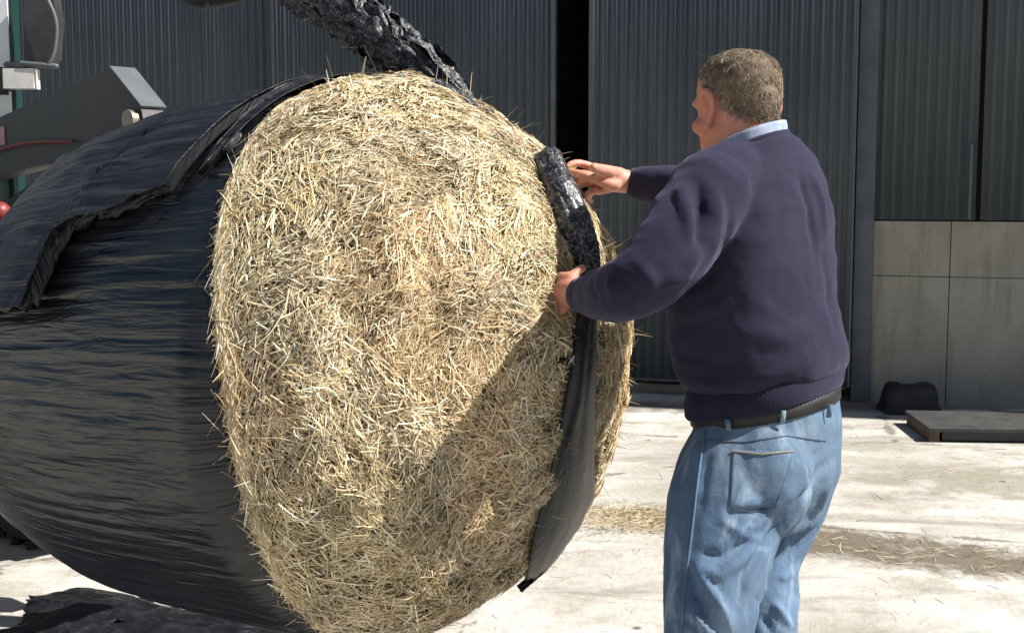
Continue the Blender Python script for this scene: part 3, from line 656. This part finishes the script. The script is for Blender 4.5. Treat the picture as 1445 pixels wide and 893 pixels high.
# mirror on its bracket
mt = bmesh.new(); mc = W(57, 38, 5.2)
vs = [W(36, -30, 5.18), W(72, -24, 5.18), W(80, 30, 5.18), W(76, 84, 5.18), W(64, 94, 5.18), W(34, 88, 5.18), W(33, 20, 5.18)]
prism(mt, vs, (.01, .06, 0)); mi = from_bm('mirror', mt, M['mirror'], tr, False, .012)
bm = bmesh.new(); tube(bm, [W(44, -40, 5.16), W(66, -2, 5.15), W(79, 32, 5.15), W(77, 70, 5.15), W(68, 92, 5.15)], .009, 8); tube(bm, [W(30, 90, 5.15), W(79, 94, 5.15)], .011, 8, 2); tube(bm, [W(10, 92, 5.26), W(40, 92, 5.17)], .014, 8, 2); from_bm('mirror_bracket', bm, M['trim'], mi)
bm = bmesh.new(); c = W(30, 112, 5.18); box(bm, c, (.125, .07, .078)); wl = from_bm('work_light', bm, M['lens'], tr, False, .012)
bm = bmesh.new(); box(bm, c + Vector((-.068, .005, 0)), (.016, .085, .09)); box(bm, c + Vector((-.12, .03, -.05)), (.1, .03, .02)); from_bm('lamp_bracket', bm, M['black'], wl, False, .004)
bm = bmesh.new(); ball(bm, W(0, 300, 4.4), .038); from_bm('red_cap', bm, M['red'], tr)
def wheel(c, rad, wd, par):
    bm = bmesh.new(); n = 48
    prof_ = [(.55, -.5), (.8, -.52), (.95, -.46), (1, -.3), (1, .3), (.95, .46), (.8, .52), (.55, .5)]
    L = [[bm.verts.new(c + tl * (w_ * wd) + (tf * math.cos(2 * math.pi * i / n) + up * math.sin(2 * math.pi * i / n)) * r * rad) for i in range(n)] for r, w_ in prof_]
    for a, b in zip(L, L[1:] + L[:1]):
        for i in range(n): bm.faces.new((a[i], a[(i + 1) % n], b[(i + 1) % n], b[i]))
    for i in range(22):
        for sd in (-1, 1):
            a = 2 * math.pi * (i + (.5 if sd > 0 else 0)) / 22; e = tf * math.cos(a) + up * math.sin(a); tg = -tf * math.sin(a) + up * math.cos(a); ax = (tl * sd + tg * .8).normalized()
            box(bm, c + e * rad * 1.0 + tl * sd * wd * .25, (wd * .55, .035, .035), (ax, e.cross(ax), e))
    return from_bm('tyre', bm, M['rubber'], par, False)
for u0, l, rad, wd in ((3.05, .78, .44, .32), (3.05, -.78, .44, .32), (5.3, .8, .75, .46), (5.3, -.8, .75, .46)):
    c = T(u0, l, rad + .01); h = tag(empty('wheel', c - T(3.4, 0, 0)), None); h.parent = tr
    bpy.context.view_layer.update(); wheel(c, rad, wd, h)
    bm = bmesh.new(); tube(bm, [c - tl * wd * .32, c + tl * wd * .32], rad * .56, 32, 1, False); from_bm('rim', bm, M['white'], h, False, .01)

# dark sheet added behind the bale in place of shade on the ground
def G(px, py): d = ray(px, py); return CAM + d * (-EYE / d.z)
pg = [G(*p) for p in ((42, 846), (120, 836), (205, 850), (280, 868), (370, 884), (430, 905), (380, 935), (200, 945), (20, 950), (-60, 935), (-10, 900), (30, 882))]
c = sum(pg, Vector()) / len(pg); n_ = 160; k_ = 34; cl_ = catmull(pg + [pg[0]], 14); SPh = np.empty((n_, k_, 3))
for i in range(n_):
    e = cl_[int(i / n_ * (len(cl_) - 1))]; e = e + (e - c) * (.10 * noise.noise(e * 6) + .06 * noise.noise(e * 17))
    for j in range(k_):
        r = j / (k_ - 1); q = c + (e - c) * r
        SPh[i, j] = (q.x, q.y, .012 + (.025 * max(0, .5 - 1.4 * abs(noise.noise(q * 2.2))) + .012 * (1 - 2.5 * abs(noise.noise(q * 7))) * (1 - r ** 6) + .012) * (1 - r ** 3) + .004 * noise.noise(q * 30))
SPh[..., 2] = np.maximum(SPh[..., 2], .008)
o = grid_mesh('shadow_sheet', SPh[:, 1:], 'shadow_film', None, True, None, .004); tag(o, 'crumpled black sheet added on the concrete under the bale in place of shade', 'shade sheet')

# ------------------------------------------------------------------ the man
MD = 2.53; MS = .955
man = tag(empty('person', W(1070, 600, MD) * Vector((1, 1, 0)) if False else Vector((W(1070, 600, MD).x, MD, 0))), 'man in navy jumper and blue jeans pulling the plastic off the bale', 'person')
ab = R(46)
fw = Vector((-math.cos(ab), math.sin(ab), 0)); lf = Vector((-math.sin(ab), -math.cos(ab), 0))
def ering(c, w_, d_f, d_b, n=40, e=2.3, tilt=Vector((0, 0, 0)), f=None, l=None):
    f = f or fw; l = l or lf; out = []; w_ *= MS; d_f *= MS; d_b *= MS
    for i in range(n):
        a = 2 * math.pi * i / n; ca, sa = math.cos(a), math.sin(a)
        x = math.copysign(abs(ca) ** (2 / e), ca) * (d_f if ca > 0 else d_b); y = math.copysign(abs(sa) ** (2 / e), sa) * w_
        p = f * x + l * y; p.z += p.dot(tilt); out.append(Vector(c) + p)
    return out
TL = Vector((.17, -.03, 0))
# --- jumper
bm = bmesh.new()
tor = [(537, 1084, .176, .140, .134, .9), (523, 1082, .190, .155, .145, .9), (502, 1078, .196, .168, .152, .8), (466, 1070, .198, .166, .148, .5), (430, 1066, .198, .155, .140, .3), (380, 1063, .202, .140, .138, .1), (330, 1062, .208, .125, .135, 0), (290, 1063, .205, .112, .125, 0), (258, 1066, .185, .098, .112, 0), (234, 1068, .150, .085, .092, .9), (214, 1064, .098, .074, .078, 1.7), (203, 1061, .070, .064, .064, 1.9)]
rings(bm, [ering(W(px, py, MD), w_ * .98, a, b, tilt=TL * t) for py, px, w_, a, b, t in tor])
Ls = [W(1003, 272, 2.39), W(972, 318, 2.34), W(936, 366, 2.28), W(893, 404, 2.27), W(858, 414, 2.37), W(838, 416, 2.45)]
tube(bm, Ls, [.080, .080, .072, .062, .052, .043], 20, 5)
tube(bm, [W(1040, 250, 2.48), W(1003, 272, 2.40)], [.075, .08], 20, 2)
Rs = [W(1110, 268, 2.60), W(1092, 280, 2.70), W(1030, 286, 2.80), W(962, 268, 2.89), W(925, 262, 2.95), W(906, 260, 2.98)]
tube(bm, Rs, [.070, .076, .066, .056, .046, .041], 20, 5)
sw = fuse(bm, .0065, 5)
tree = bvh(sw)
def F_(me, tree, pts, amp, width): fold(me, [hit(tree, *p) for p in pts], amp, width)
for pts, a, wd in (
    ([(962, 268), (968, 300), (972, 335)], .016, .014), ([(985, 262), (990, 300), (985, 345)], -.020, .016), ([(1010, 275), (1012, 315), (1000, 360)], .012, .016), ([(1030, 290), (1025, 340), (1000, 390)], -.010, .016),
    ([(940, 400), (965, 385), (985, 355)], .012, .014), ([(945, 432), (975, 410), (1005, 385)], -.014, .014), ([(950, 455), (990, 440), (1030, 425)], .008, .014),
    ([(905, 375), (918, 395), (915, 425)], .007, .012), ([(880, 388), (893, 410), (885, 440)], -.009, .010), ([(860, 395), (868, 415), (860, 440)], .006, .010), ([(838, 395), (845, 418), (838, 440)], -.005, .008),
    ([(955, 525), (1010, 540), (1080, 530), (1160, 505)], .009, .016), ([(965, 548), (1030, 556), (1110, 542), (1190, 520)], -.007, .012), ([(960, 500), (1020, 512), (1090, 500)], -.007, .016), ([(1090, 480), (1140, 470), (1185, 440)], .006, .018), ([(1100, 455), (1150, 440), (1185, 410)], -.006, .016),
    ([(1140, 245), (1158, 280), (1165, 330)], .009, .015), ([(1128, 255), (1143, 295), (1150, 350)], -.009, .013), ([(1000, 296), (1060, 300), (1120, 292), (1170, 300)], .003, .008), ([(1160, 360), (1170, 420), (1175, 470)], -.006, .016)):
    F_(sw, tree, pts, a * .85, wd * .8)
V = coords(sw); N = normals(sw); r_n = vnoise(V, (4.5, 4.5, 9), 3); d = .0032 * (1 - 2.4 * np.abs(r_n)) + .0022 * (1 - 2.4 * np.abs(vnoise(V, (9, 9, 17), 8))) + .0012 * vnoise(V, 40, 2); set_coords(sw, V + N * d[:, None])
jumper = link('jumper', sw, M['knit'], man)
HB = [(565, 1081, .176, .146, .136), (561, 1081, .179, .150, .139), (543, 1082, .182, .153, .141), (525, 1083, .176, .146, .135), (518, 1083, .165, .135, .125)]
bm = bmesh.new(); rings(bm, [ering(W(px, py, MD), w_, a, b, 240, tilt=TL * 1.30) for py, px, w_, a, b in HB]); bmc = W(1081, 545, MD)

for i, v_ in enumerate(bm.verts):
    if i % 2: v_.co += (Vector((bmc.x, bmc.y, v_.co.z)) - v_.co).normalized() * .0022
hem = from_bm('hem_band', bm, M['knit'], jumper)
bm = bmesh.new(); tube(bm, [W(842, 416, 2.435), W(822, 416, 2.50)], [.040, .038], 24, 3, False); from_bm('cuff', bm, M['knit'], jumper)
bm = bmesh.new(); tube(bm, [W(912, 260, 2.97), W(897, 259, 2.995)], [.040, .038], 24, 3, False); from_bm('cuff', bm, M['knit'], jumper)
# neckband
NB = lambda z, k: ering(W(1061, 209, 2.545) + Vector((0, 0, z)), .078 * k, .074 * k, .070 * k, 48, tilt=Vector((.34, -.16, 0)))
bm = bmesh.new(); rings(bm, [NB(-.014, 1.06), NB(.004, 1.04), NB(.010, .98), NB(.002, .93)], False); from_bm('neckband', bm, M['knit'], jumper)
bm = bmesh.new(); NC = lambda z, k: ering(W(1060, 193, 2.545) + Vector((0, 0, z)), .068 * k, .066 * k, .063 * k, 48, tilt=Vector((.34, -.16, 0)))
rings(bm, [NC(-.03, 1.12), NC(.000, 1.08), NC(.007, 1.05), NC(.008, 1.02), NC(-.01, 1.0)], False); from_bm('shirt_collar', bm, M['shirt'], man)

# --- jeans
bm = bmesh.new()
pel = [(562, 1082, .170, .130, .125, 1.0), (600, 1083, .176, .134, .132, .8), (640, 1083, .180, .132, .130, .5), (680, 1079, .180, .125, .122, .2), (712, 1074, .172, .115, .110, 0), (738, 1076, .15, .09, .10, 0)]
rings(bm, [ering(W(px, py, MD), w_, a, b, tilt=TL * t, e=2.2) for py, px, w_, a, b, t in pel])
tube(bm, [W(1040, 660, 2.46), W(1024, 720, 2.43), W(1010, 800, 2.38), W(1000, 890, 2.34), (W(994, 980, 2.34)), W(1000, 1080, 2.42), W(1012, 1195, 2.52)], [.118, .122, .104, .088, .080, .076, .072], 24, 5)
tube(bm, [W(1122, 650, 2.58), W(1106, 710, 2.58), W(1078, 790, 2.54), W(1076, 880, 2.50), W(1080, 970, 2.50), W(1100, 1070, 2.60), W(1120, 1180, 2.72)], [.098, .092, .074, .072, .072, .074, .070], 24, 5)
bk = -fw
ball(bm, W(1085, 668, 2.48) + bk * .024 + lf * .055, (.098, .098, .12)); ball(bm, W(1085, 662, 2.48) + bk * .008 - lf * .055, (.090, .088, .12))
je = fuse(bm, .0065, 5)
tree = bvh(je)
for pts, a, wd in (
    ([(1165, 655), (1130, 705), (1098, 745), (1072, 780), (1050, 820), (1040, 860)], -.016, .014), ([(1150, 650), (1105, 700), (1075, 735), (1040, 755)], .010, .014),
    ([(985, 800), (1015, 812), (1045, 790), (1068, 768)], .011, .012), ([(990, 780), (1020, 785), (1060, 755)], -.010, .012), ([(985, 805), (1000, 830), (1022, 862), (1035, 893)], .013, .011), ([(968, 800), (980, 840), (1005, 885)], -.011, .012), ([(978, 865), (995, 885), (1010, 905)], .009, .009),
    ([(1020, 735), (1050, 755), (1075, 762)], .007, .009), ([(1040, 715), (1080, 705), (1108, 685)], .007, .009), ([(1030, 722), (1075, 718), (1110, 695)], -.006, .008),
    ([(1078, 830), (1095, 855), (1115, 885)], .011, .010), ([(1066, 845), (1080, 875), (1095, 905)], -.009, .010), ([(1122, 800), (1125, 840), (1118, 880)], .008, .010), ([(1105, 790), (1120, 770), (1140, 745)], -.008, .010), ([(1085, 800), (1105, 815), (1130, 800)], .007, .009),
    ([(955, 700), (962, 760), (955, 820)], -.006, .012), ([(972, 640), (975, 720), (968, 800), (960, 880)], .005, .008), ([(1000, 640), (990, 720)], -.004, .012), ([(1180, 640), (1165, 690), (1148, 740)], .007, .012), ([(950, 870), (975, 880), (990, 900)], -.008, .009)):
    F_(je, tree, pts, a * .95, wd * .75)
V = coords(je); N = normals(je); d = .002 * (1 - 2.4 * np.abs(vnoise(V, (8, 8, 5), 5))) + .0014 * vnoise(V, (20, 20, 12), 11) + .0008 * vnoise(V, 45, 2); set_coords(je, V + N * d[:, None])
jeans = link('jeans', je, M['denim'], man); jt = bvh(je)
def decal(name, px, mat, par, lift, n=14, m=10, thick=.003):
    """a sewn-on piece: quad of pixels (tl, tr, br, bl) draped on the cloth"""
    P = np.empty((n, m, 3)); tl_, tr_, br_, bl_ = [np.array(p, float) for p in px]
    for i in range(n):
        for j in range(m):
            u, v = i / (n - 1), j / (m - 1); q = (tl_ * (1 - u) + tr_ * u) * (1 - v) + (bl_ * (1 - u) + br_ * u) * v
            P[i, j] = hit(jt, q[0], q[1], lift * (1 - (2 * v - 1) ** 4 * .3))
    return grid_mesh(name, P, mat, par, False, None, thick)
pk = decal('back_pocket', ((1034, 636), (1118, 636), (1096, 716), (1030, 716)), 'denim', jeans, .0012, 22, 22, .0025)
def seam(name, pts, par, rad=.0016, mat='hem_highlight', lift=.004):
    bm = bmesh.new(); P = []
    for a, b in zip(pts, pts[1:]):
        n = max(2, int(math.hypot(b[0] - a[0], b[1] - a[1]) / 7))
        for k in range(n): P.append(hit(jt, a[0] + (b[0] - a[0]) * k / n, a[1] + (b[1] - a[1]) * k / n, lift))
    P.append(hit(jt, *pts[-1], lift)); tube(bm, P, rad, 6, 1); return from_bm(name, bm, M[mat], par)
seam('pocket_hem', [(1034, 637), (1075, 641), (1118, 637)], pk, .0020, 'hem_highlight', .003)  # pale line paints the highlight along the pocket's hem
seam('pocket_stitching', [(1035, 645), (1031, 715), (1060, 722), (1095, 715), (1116, 645)], pk, .0008, 'seam', .0022)
seam('side_seam', [(995, 612), (985, 680), (975, 760), (966, 830), (962, 892)], jeans, .0026, 'denim', .002)
seam('yoke_seam', [(990, 622), (1050, 624), (1110, 615), (1165, 622)], jeans, .0013, 'seam', .001)
bm = bmesh.new(); rings(bm, [ering(W(1082, 569, MD) + Vector((0, 0, z)), .1725 + k, .1365 + k, .131 + k, 60, tilt=TL, e=2.2) for z, k in ((-.015, -.002), (-.014, .003), (.013, .003), (.015, -.002))]); from_bm('belt', bm, M['belt'], man)
bt = None
for x, y in ((970, 596), (1101, 580), (1164, 571), (1030, 592)):
    bm = bmesh.new(); a = hit(jt, x, y + 18, .008); p1 = hit(jt, x, y + 5, .013); dv = Vector((0, 0, .008)); q = (p1 - CAM).normalized(); sd = q.cross(up).normalized(); box(bm, (a + p1 + dv) / 2, (.010, .004, (p1 + dv - a).length), (sd, q, (p1 + dv - a).normalized())); from_bm('belt_loop', bm, M['denim'], jeans)
for base, hd in ((W(1012, 1195, 2.52), 0), (W(1120, 1180, 2.72), 0)):
    bm = bmesh.new(); c = Vector((base.x, base.y, 0)); f2 = Vector((-.85, .5, 0)).normalized(); l2 = Vector((-f2.y, f2.x, 0))
    rings(bm, [ering(c + f2 * .07 + Vector((0, 0, .0)), .048, .16, .13, 28, f=f2, l=l2), ering(c + f2 * .07 + Vector((0, 0, .03)), .052, .165, .135, 28, f=f2, l=l2), ering(c + f2 * .05 + Vector((0, 0, .06)), .046, .13, .11, 28, f=f2, l=l2), ering(c + f2 * .0 + Vector((0, 0, .10)), .048, .06, .06, 28, f=f2, l=l2), ering(c + Vector((0, 0, .16)), .048, .05, .05, 28, f=f2, l=l2)])
    from_bm('shoe', bm, M['shoe'], man)

# --- body: head, neck, trunk, arms and hands in one skin
HC = W(1046, 231, 2.58)                       # chin level, on the head's axis
fa = R(61); hf0 = Vector((-math.cos(fa), math.sin(fa), 0)); hl = Vector((-math.sin(fa), -math.cos(fa), 0)); nod = R(7)
hf = (hf0 * math.cos(nod) - up * math.sin(nod)); hu = (up * math.cos(nod) + hf0 * math.sin(nod))
HS = .955
def Hd(f, l, z): return HC + (hf * f + hl * l + hu * z) * HS
bm = bmesh.new()
hr = [(.000, .026, .088, .045), (.010, .038, .096, .02), (.028, .052, .098, -.02), (.05, .064, .094, -.055), (.08, .071, .092, -.080), (.11, .0745, .090, -.092), (.14, .0765, .091, -.098), (.165, .077, .089, -.099), (.19, .073, .080, -.094), (.21, .062, .062, -.079), (.225, .044, .038, -.055), (.233, .02, .01, -.025)]
rings(bm, [ering(Hd((a + b) / 2, 0, z), w_, (a - b) / 2, (a - b) / 2, 36, 2.25, f=hf, l=hl) for z, w_, a, b in hr])
tube(bm, [Hd(.086, 0, .128), Hd(.097, 0, .105), Hd(.103, 0, .086)], [.010, .012, .015], 12, 3)
for sd in (-1, 1):
    ball(bm, Hd(.090, sd * .012, .083), .009, seg=10); tube(bm, [Hd(.086, sd * .012, .137), Hd(.086, sd * .034, .142), Hd(.072, sd * .055, .136)], .009, 10, 3)   # nostril wing, brow
    tube(bm, [Hd(.078, sd * .045, .09), Hd(.05, sd * .06, .085), Hd(.01, sd * .066, .08)], [.016, .018, .012], 10, 3)   # cheek
    # ear: helix, bowl and lobe
    tube(bm, [Hd(.014, sd * .076, .108), Hd(.012, sd * .086, .134), Hd(-.004, sd * .090, .149), Hd(-.023, sd * .092, .138), Hd(-.026, sd * .089, .112), Hd(-.013, sd * .087, .088), Hd(.005, sd * .078, .080)], [.006, .007, .0075, .008, .0075, .0075, .0085], 10, 5)
    ball(bm, Hd(-.004, sd * .077, .114), (.016, .008, .026), (hf, hl, hu), 14)
tube(bm, [Hd(.094, -.022, .048), Hd(.096, 0, .051), Hd(.094, .022, .048)], [.005, .007, .005], 10, 3); tube(bm, [Hd(.094, -.018, .038), Hd(.094, 0, .037), Hd(.094, .018, .038)], [.005, .008, .005], 10, 3)
ball(bm, Hd(.088, 0, .012), (.018, .022, .016), (hf, hl, hu), 12)
nk = W(1062, 205, 2.55)
tube(bm, [Hd(-.055, 0, .12), Hd(-.046, 0, .08), Hd(-.04, 0, .03)], [.050, .050, .052], 20, 4)
tube(bm, [Hd(-.030, 0, .085), Hd(-.028, 0, .03), nk + Vector((0, 0, .0)), W(1064, 250, MD)], [.066, .064, .066, .08], 24, 4)
for pts, r_ in (([W(1064, 250, MD), W(1066, 420, MD), W(1080, 580, MD), W(1084, 690, MD)], [.085, .11, .10, .07]), (Ls, [.055, .055, .05, .042, .034, .028]), (Rs, [.055, .055, .048, .04, .034, .028])):
    tube(bm, pts, r_, 16, 3, flat=None)
tube(bm, [W(1064, 265, MD), Ls[0]], .05, 12, 2); tube(bm, [W(1064, 265, MD), Rs[0]], .05, 12, 2)
tube(bm, [W(1070, 660, 2.50), W(1006, 800, 2.38), W(986, 980, 2.34), W(1012, 1225, 2.53)], [.06, .055, .045, .04], 14, 3); tube(bm, [W(1098, 660, 2.56), W(1078, 800, 2.54), W(1080, 970, 2.50), W(1120, 1215, 2.72)], [.055, .05, .045, .04], 14, 3)
def finger(bm, pts, r0, r1): tube(bm, pts, list(np.linspace(r0, r1, len(pts))), 12, 4)
# left hand closed round the roll
LD = hit(BT, 808, 415).y; ZL = LD - .055
print('left hand depth', LD, ZL)
wl_ = W(816, 415, 2.52)
tube(bm, [Ls[-1], wl_, W(800, 412, ZL - .005)], [.029, .029, .033], 18, 4)
for k, (y, ln) in enumerate(((391, 1.0), (407, 1.08), (422, 1.02), (437, .85))):
    kx = 789 + (3 if k in (0, 3) else 0)
    tube(bm, [W(806, 405 + (y - 414) * .45, ZL - .015), W(kx, y, ZL)], [.017, .0125], 12, 3)                                          # metacarpal
    finger(bm, [W(kx, y, ZL), W(kx - 3, y + 1, ZL + .030 * ln), W(kx + 6, y + 2, ZL + .060 * ln), W(kx + 22, y + 3, ZL + .072 * ln), W(kx + 34, y + 3, ZL + .066 * ln)], .0112, .0085)
finger(bm, [W(806, 404, ZL - .012), W(806, 394, ZL - .004), W(812, 385, ZL - .004), W(822, 378, ZL + .004)], .0135, .0095)
# right hand pinching a wisp of hay
tube(bm, [Rs[-1], W(890, 257, 2.990), W(868, 254, 2.980)], [.028, .028, .031], 18, 4)
for k, (x, y, z0) in enumerate(((838, 237, 2.880), (836, 248, 2.980), (838, 259, 2.965), (844, 269, 2.960))):
    tube(bm, [W(874, 252 + (y - 252) * .4, 2.980), W(x, y, z0)], [.018, .0125], 12, 3)
finger(bm, [W(838, 237, 3.000), W(820, 231, 2.990), W(806, 232, 2.975), W(799, 239, 2.965)], .0112, .0085)
finger(bm, [W(836, 248, 2.980), W(818, 246, 2.960), W(808, 256, 2.955), W(815, 264, 2.965)], .0112, .0088)
finger(bm, [W(838, 259, 2.965), W(822, 258, 2.940), W(814, 268, 2.940), W(823, 276, 2.955)], .011, .0086)
finger(bm, [W(844, 269, 2.960), W(832, 272, 2.935), W(826, 280, 2.940), W(834, 284, 2.955)], .010, .008)
finger(bm, [W(868, 262, 2.950), W(848, 256, 2.930), W(826, 248, 2.930), W(806, 243, 2.945)], .0145, .0098)
bd = fuse(bm, .0048, 3)
V = coords(bd); fl = np.zeros(len(V))
for c_, r_ in [(Hd(-.006, sd * .088, .115), .034) for sd in (-1, 1)] + [(Hd(-.05, 0, .04), .07), (Hd(.05, .05, .075), .045), (Hd(.05, -.05, .075), .045), (W(836, 250, 2.97), .035), (W(804, 234, 2.97), .02), (W(788, 412, ZL + .01), .045), (Hd(.10, 0, .09), .025)]:
    fl = np.maximum(fl, np.exp(-(np.linalg.norm(V - np.array(c_), axis=1) / r_) ** 2))
fl = np.clip(fl * (.75 + .5 * vnoise(V, 45, 3)), 0, 1)
at = bd.color_attributes.new('flush', 'FLOAT_COLOR', 'POINT'); at.data.foreach_set('color', np.c_[fl, fl, fl, np.ones(len(fl))].astype(np.float32).ravel())
body = link('body', bd, M['skin'], man)
for sd in (-1, 1):
    bm = bmesh.new(); ball(bm, Hd(.0735, sd * .031, .122), .0118, seg=14); from_bm('eye', bm, M['eye'], body)
# --- hair
def scalp(az, el):
    """direction from the skull's middle -> point on the skull"""
    return Vector((math.cos(el) * math.cos(az), math.cos(el) * math.sin(az), math.sin(el)))
bt_ = bvh(bd); O = Hd(-.006, 0, .15); O2 = Hd(-.01, 0, .115)
def hairline(az):          # lowest height of hair (head units) by azimuth, 0 = face
    a = abs((az + math.pi) % (2 * math.pi) - math.pi)
    return float(np.interp(a, [0, .6, 1.0, 1.35, 1.55, 1.8, 2.1, 2.5, math.pi], [.208, .204, .190, .165, .140, .148, .108, .082, .074]))
HP = np.array([(.235, .175, .12), (.16, .115, .075), (.31, .25, .18), (.41, .35, .28), (.09, .063, .042), (.54, .49, .43)]); HW = [.28, .24, .2, .12, .1, .06]
st = []
def hair_batch(n, lo, hi, wd0, wd1, density):
    P0 = []; TT = []; NN = []
    tries = 0
    while len(P0) < n and tries < n * 6:
        tries += 1
        z = rng.uniform(-.85, 1); az = rng.uniform(-math.pi, math.pi); c = math.sqrt(1 - z * z)
        d = hf * (c * math.cos(az)) + hl * (c * math.sin(az)) + hu * z
        oo = O if tries % 3 else O2; h = bt_.ray_cast(oo + d * .22, -d)
        if h[0] is None: continue
        q = h[0] - HC; zz = q.dot(hu); f_ = q.dot(hf); l_ = q.dot(hl); a2 = math.atan2(l_, f_ + .006)
        if zz < hairline(a2) + rng.normal(0, .004): continue
        if abs(l_) > .078: continue
        thin = math.exp(-(((f_ - .022) / .040) ** 2 + ((l_ + .0) / .034) ** 2)) * (zz > .19)
        if rng.random() < thin * density: continue
        nn = h[1] if h[1].dot(d) > 0 else -h[1]
        cr = Hd(-.05, .01, .24)
        fl = (h[0] - cr); fl = (fl - nn * fl.dot(nn)); fl = fl.normalized() if fl.length > 1e-4 else hu
        fl = (fl + Vector(rng.normal(0, .45, 3))); fl = (fl - nn * fl.dot(nn)).normalized()
        P0.append(h[0] - nn * .001); TT.append((fl * .9 + nn * .35).normalized()); NN.append(nn)
    P0, TT, NN = map(np.array, (P0, TT, NN)); n = len(P0)
    sw_ = np.array([noise.noise(Vector(p) * 38) for p in P0]); gy = np.array([noise.noise(Vector(p) * 16 + Vector((4, 4, 4))) for p in P0])
    ln = lo + (hi - lo) * rng.random(n); TT2 = TT + np.cross(NN, TT) * (sw_ * 1.3)[:, None]; TT2 /= np.linalg.norm(TT2, axis=1, keepdims=True)
    col = HP[rng.choice(len(HP), n, p=HW)] * (1 + .5 * sw_ + .45 * gy)[:, None]
    return strands(P0, TT2, NN, ln, wd0 + (wd1 - wd0) * rng.random(n), rng.normal(0, .5, n), np.clip(col, .01, .6), 4, (np.zeros(n), -.20 * ln, -.16 * ln))
hair = merged('hair', [hair_batch(24000, .007, .017, .0005, .0012, .80), hair_batch(2600, .012, .023, .0006, .0011, .85)], 'hair', man)
# cropped under-layer so that no bare scalp shows between the locks
V = coords(bd); nrm_ = normals(bd); rel = V - np.array(HC); zf = rel @ np.array(hu); ff = rel @ np.array(hf); ll = rel @ np.array(hl)
keep = np.array([(z_ > -.02 and z_ < .3 and abs(l_) < .0785 and z_ > hairline(math.atan2(l_, f_ + .006)) + .004 and math.exp(-(((f_ - .022) / .034) ** 2 + (l_ / .028) ** 2)) * (z_ > .19) < .4) for z_, f_, l_ in zip(zf, ff, ll)])
idx = np.full(len(V), -1); idx[keep] = np.arange(keep.sum()); fs = [[idx[i] for i in p.vertices] for p in bd.polygons if all(keep[i] for i in p.vertices)]
off_ = .0035 + .0018 * np.array([noise.noise(Vector(v) * 45) for v in V[keep]]); 
cc = np.array([(.125, .092, .062)] * keep.sum()) * (1 + .6 * np.array([noise.noise(Vector(v) * 70) for v in V[keep]]))[:, None]
arr_mesh('hair_underlayer', V[keep] + nrm_[keep] * off_[:, None], np.array(fs), M['hair'], hair, True, col=np.c_[cc, np.ones(len(cc))])
# --- wisp of hay in the fingers
n = 26; p = np.array(W(800, 242, 2.955)); d0 = np.array((W(772, 250, 2.92) - W(806, 241, 2.955)).normalized())
Tt = d0 + rng.normal(0, .22, (n, 3)); Tt /= np.linalg.norm(Tt, axis=1, keepdims=True); Nn = np.cross(Tt, rng.normal(0, 1, (n, 3))); Nn /= np.linalg.norm(Nn, axis=1, keepdims=True)
v, f_, c = strands(p + rng.normal(0, .004, (n, 3)) - Tt * .02, Tt, Nn, rng.uniform(.03, .065, n), rng.uniform(.0025, .004, n), rng.normal(0, .3, n), np.array([(.52, .40, .12)] * n) * rng.normal(1, .15, (n, 1)))
o = arr_mesh('hay_wisp', v, f_, M['hay'], None, False, col=c); tag(o, 'small twist of yellow hay pinched in the right hand of the man', 'hay wisp')

MS = 1.0
# ------------------------------------------------------------------ scattered hay on the yard
n = 3000
g1 = rng.random(n); cx = np.where(g1 < .45, rng.normal(.52, .17, n), np.where(g1 < .58, rng.uniform(.6, 2.6, n), rng.uniform(-3, 4, n)))
cy = np.where(g1 < .45, rng.normal(5.68, .14, n), np.where(g1 < .58, 5.62 - .42 * (cx - .6) + rng.normal(0, .16, n), rng.uniform(3.0, 8.4, n)))
Tt = np.stack([rng.normal(0, 1, n), rng.normal(0, 1, n), np.abs(rng.normal(0, .12, n))], 1); Tt /= np.linalg.norm(Tt, axis=1, keepdims=True)
v, f_, c = strands(np.stack([cx, cy, .003 + .008 * rng.random(n)], 1), Tt, np.tile([0, 0, 1.0], (n, 1)), rng.uniform(.02, .09, n), rng.uniform(.0015, .0035, n), rng.normal(0, .4, n), tint(n) * .8)
o = arr_mesh('scattered_hay', v, f_, M['hay'], None, False, col=c); tag(o, kind='stuff')
